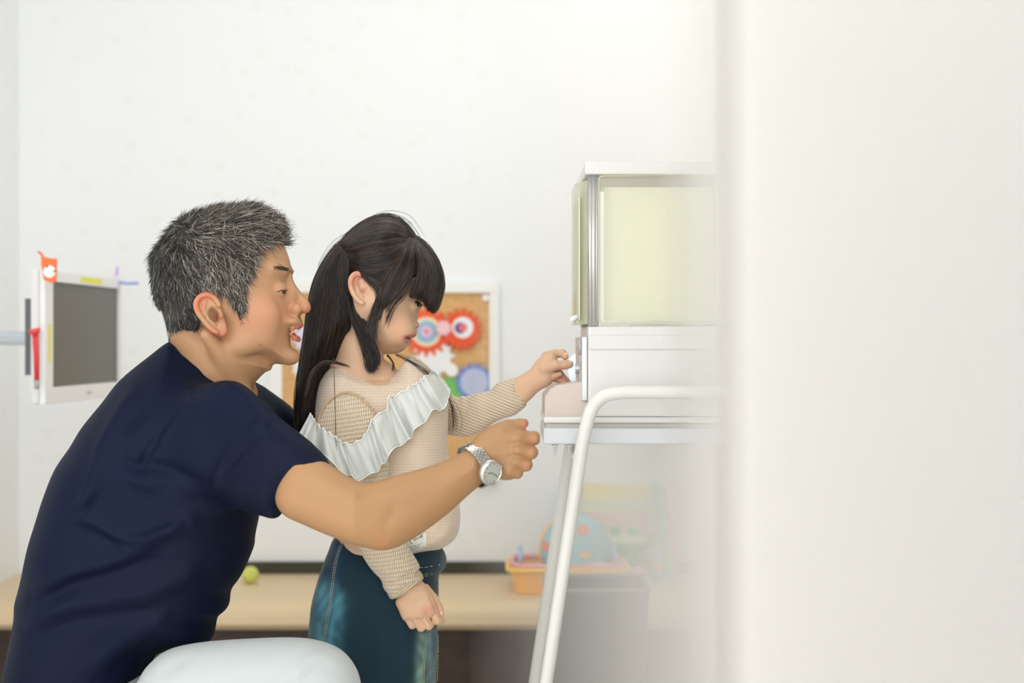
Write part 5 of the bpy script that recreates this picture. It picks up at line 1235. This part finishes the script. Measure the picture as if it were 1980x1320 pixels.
def flow(guides, n, k=16, off=(0.5, 4.0), jit=2.5, far=0.25, wig=1.2, tfree=None):
    """strands fanned between hand-drawn guide lines (photo pixels in the girl's plane)"""
    G_ = [catmull(g(p), 6, False) for p in guides]; R_ = []
    for c_ in G_:
        L = np.r_[0, np.cumsum(np.hypot(*np.diff(c_, axis=0).T))]; t = np.linspace(0, L[-1], k); R_.append(np.stack([np.interp(t, L, c_[:, 0]), np.interp(t, L, c_[:, 1])], 1))
    R_ = np.array(R_); t = RNG.random(n) * (len(R_) - 1); i = np.minimum(t.astype(int), len(R_) - 2); f = (t - i)[:, None, None]
    c_ = R_[i] * (1 - f) + R_[i + 1] * f
    ks = np.linspace(0, 1, k)
    c_ = c_ + (RNG.normal(0, jit, (n, 1, 2)) * (0.4 + 0.6 * ks)[None, :, None]) + (RNG.normal(0, wig, (n, 1, 2)) * np.sin(ks * math.pi * 1.5 + 6 * RNG.random((n, 1)))[:, :, None])
    ln = 1 - 0.12 * RNG.random((n, 1)); c_ = c_[:, :1] + (c_ - c_[:, :1]) * 1.0
    w = lookH(c_[:, :, 0], c_[:, :, 1]) - (off[0] + (off[1] - off[0]) * RNG.random((n, 1)) ** 2)
    if tfree is not None: w = tfree(c_[:, :, 0], c_[:, :, 1], w)
    for _ in range(3): w[:, 1:-1] = (w[:, :-2] + 2 * w[:, 1:-1] + w[:, 2:]) / 4
    fr = RNG.random(n) < far; w[fr] = 2 * GW - w[fr]
    return to_world(np.stack([c_[:, :, 0], w, c_[:, :, 1]], 2))
sets = []
sets.append(flow([[(801, 455), (781, 429), (751, 417), (715, 424), (684, 444), (660, 473)], [(800, 458), (770, 442), (735, 440), (700, 456), (664, 478)], [(802, 460), (765, 462), (725, 468), (690, 478), (664, 484)]], 1900))
sets.append(flow([[(800, 459), (765, 466), (725, 472), (690, 480), (664, 484)], [(802, 462), (780, 482), (745, 500), (700, 504), (668, 494)], [(806, 466), (790, 498), (760, 522), (715, 524), (680, 512)]], 1500))
sets.append(flow([[(802, 457), (826, 474), (846, 503), (856, 529), (857, 560), (847, 592), (838, 604)], [(803, 458), (824, 486), (838, 520), (842, 556), (836, 582), (830, 598)], [(804, 460), (818, 494), (826, 530), (825, 560), (821, 581)], [(804, 462), (812, 500), (816, 530), (808, 556), (800, 576)]], 2000, off=(0.5, 5)))
sets.append(flow([[(803, 462), (804, 500), (800, 535), (784, 562), (768, 580)], [(800, 464), (792, 504), (778, 540), (762, 572), (748, 598)], [(796, 466), (776, 504), (756, 534), (742, 565), (739, 598)]], 1100, off=(0.5, 4), far=0.2))
sets.append(flow([[(806, 464), (790, 500), (755, 520), (725, 528), (700, 524), (684, 522)], [(795, 480), (765, 510), (735, 534), (720, 540)], ], 500, off=(0.5, 3)))
sets.append(flow([[(660, 474), (632, 503), (611, 544), (600, 588), (592, 648), (583, 712), (577, 760), (575, 840)], [(664, 480), (640, 520), (624, 570), (614, 640), (604, 710), (595, 770), (590, 842)], [(668, 486), (654, 530), (646, 590), (636, 650), (622, 710), (610, 770), (602, 830)], [(676, 492), (672, 540), (674, 600), (660, 655), (638, 700), (620, 755), (612, 805)], [(684, 505), (682, 545), (686, 590), (688, 620), (668, 662), (645, 695)]], 2600, k=22, off=(0.5, 5), far=0.3, jit=2.2))
sets.append(flow([[(684, 572), (694, 606), (712, 644), (727, 676), (733, 700), (724, 716)], [(680, 585), (690, 620), (704, 652), (714, 684), (718, 706), (722, 714)], [(686, 566), (700, 602), (718, 634), (734, 672), (738, 695), (730, 712)]], 900, off=(0.3, 4), far=0.0, jit=3.2, tfree=lambda u, v, w: np.clip(w, GW - 80, GW - 66) + RNG.normal(0, 3.5, (len(w), 1))))
# loose sidelock and flyaways in front of the face
sl_w = lambda u, v, w: np.clip(w, GW - 112, GW - 94)
sets.append(flow([[(752, 560), (744, 585), (738, 606), (735, 640), (736, 660)], [(744, 560), (738, 580), (730, 600), (722, 622), (716, 640)]], 150, off=(0, 3), far=0, jit=2, tfree=sl_w))
sets.append(flow([[(806, 545), (790, 575), (770, 598), (758, 622), (752, 640)], [(800, 540), (784, 562), (766, 580), (756, 600)]], 26, off=(0, 3), far=0, jit=2.5, tfree=sl_w))
lookAll = lambda u, v: np.minimum(np.minimum(lookS(u, v), GW), GW)
sets.append(flow([[(612, 720), (630, 700), (650, 695), (672, 702), (690, 708)], [(600, 770), (618, 715), (645, 697), (668, 702)]], 46, off=(0, 2), far=0, jit=1.6, tfree=lambda u, v, w: np.full_like(w, GW - 98)))
sets.append(flow([[(752, 686), (762, 700), (762, 716)], [(754, 684), (766, 704), (764, 716)]], 14, far=0, jit=0.8, tfree=lambda u, v, w: np.full_like(w, GW - 46)))
sets.append(flow([[(770, 682), (810, 700), (845, 725), (870, 762), (880, 800), (876, 836)], [(768, 686), (800, 705), (840, 736), (862, 765), (872, 790), (879, 830)], [(778, 682), (815, 696), (850, 724), (868, 752), (890, 790), (898, 810), (892, 838)]], 12, k=24, far=0, jit=0.9, wig=1.2, tfree=lambda u, v, w: np.where(u < g1(840, 0)[0], GW - 45, GW - 12) + 0 * w))
sets.append(flow([[(664, 690), (668, 740), (670, 800), (670, 850)], [(667, 690), (669, 760), (672, 860)]], 3, far=0, jit=0.6, wig=0.5, tfree=lambda u, v, w: np.full_like(w, float(wS) - 46)))
sets.append(flow([[(662, 474), (690, 440), (740, 414), (790, 424), (820, 470)], [(616, 520), (640, 480), (672, 458)]], 70, off=(0, 2), far=0.3, jit=5))
sets.append(flow([[(700, 530), (720, 548), (736, 566), (742, 590), (737, 622)], [(716, 536), (736, 548), (750, 566), (750, 590), (742, 616)]], 160, off=(0, 3), far=0, jit=2, tfree=lambda u, v, w: np.minimum(w, GW - 92)))
sets.append(flow([[(640, 520), (628, 580), (616, 650), (606, 730), (612, 790)], [(650, 540), (660, 600), (650, 660), (630, 720), (606, 800)], [(684, 600), (664, 660), (636, 720), (620, 800)]], 160, k=22, off=(4, 9), far=0, jit=4, wig=3.5))
by = {}
for s_ in sets: by.setdefault(s_.shape[1], []).append(s_)
for k_, l_ in sorted(by.items()):
    rad = np.full(k_, 0.00030); rad[-3:] = (0.00026, 0.0002, 0.00006)
    strands('hair_strands', np.concatenate(l_), rad, M_hair_g, hg)
tie = to_world((G(663, 480)[0], GW, G(663, 480)[2]))
MB().tube([to_world((G(664, 481)[0] + 14 * math.cos(a) * 0.4, GW + 40 * math.sin(a), G(664, 481)[2] + 14 * math.cos(a))) for a in np.linspace(0, 2 * math.pi, 24)[:-1]], 0.0018, closed=True).build('hair_tie', mat('brown_elastic', (60, 44, 34), 0.7), hg, smooth=True)

# ------------------------------------------------------------------ added volumes imitating a cream fade over the right half
def fade():
    line = [(905, 0.728), (950, 0.70), (1000, 0.665), (1050, 0.60), (1100, 0.49), (1180, 0.33), (1250, 0.12), (1320, -0.15), (1390, -0.60), (1450, -1.0)]
    pts = [(P(a, 0, Y).x, Y) for a, Y in line] + [(1.5, -0.8), (1.5, WALLY - 0.005), (P(1420, 0, WALLY - 0.005).x, WALLY - 0.005), (P(1330, 0, 0.73).x, 0.73), (P(905, 0, 0.73).x, 0.73)]
    n = len(pts); V = [(x, y, 0.01) for x, y in pts] + [(x, y, 2.3) for x, y in pts]
    F = [tuple(range(n - 1, -1, -1)), tuple(range(n, 2 * n))] + [(i, (i + 1) % n, (i + 1) % n + n, i + n) for i in range(n)]
    m = bpy.data.materials.new('fade'); m.use_nodes = True; nt = m.node_tree; nt.nodes.clear()
    out = N(nt, 'ShaderNodeOutputMaterial'); vs_ = N(nt, 'ShaderNodeVolumeScatter')
    vs_.inputs['Color'].default_value = (1, 1, 1, 1); vs_.inputs['Density'].default_value = 2.5; vs_.inputs['Anisotropy'].default_value = 0.0
    nt.links.new(vs_.outputs[0], out.inputs['Volume'])
    tag(MB().add(V, F).build('fade', m), 'added scattering volume that fades the right side to cream', 'fade', kind='stuff')
    line = [(1378, 0.12), (1408, -0.33), (1438, -0.62), (1464, -0.74)]                  # added absorbing layer that only dims the bright volume to cream
    pts = [(P(a, 0, Y).x, Y) for a, Y in line] + [(1.49, -0.74), (1.49, -0.34), (P(1464, 0, -0.34).x, -0.34), (P(1425, 0, -0.05).x, -0.05), (P(1404, 0, 0.30).x, 0.30)]
    n = len(pts); V = [(x, y, 0.02) for x, y in pts] + [(x, y, 2.28) for x, y in pts]
    F = [tuple(range(n - 1, -1, -1)), tuple(range(n, 2 * n))] + [(i, (i + 1) % n, (i + 1) % n + n, i + n) for i in range(n)]
    m = bpy.data.materials.new('fade_absorber'); m.use_nodes = True; nt = m.node_tree; nt.nodes.clear()
    out = N(nt, 'ShaderNodeOutputMaterial'); ab = N(nt, 'ShaderNodeVolumeAbsorption')
    ab.inputs['Color'].default_value = (0.30, 0.26, 0.16, 1); ab.inputs['Density'].default_value = 3.6
    nt.links.new(ab.outputs[0], out.inputs['Volume'])
    tag(MB().add(V, F).build('fade', m), 'added absorbing volume that dims the pale fade at the far right', 'fade', kind='stuff')
fade()
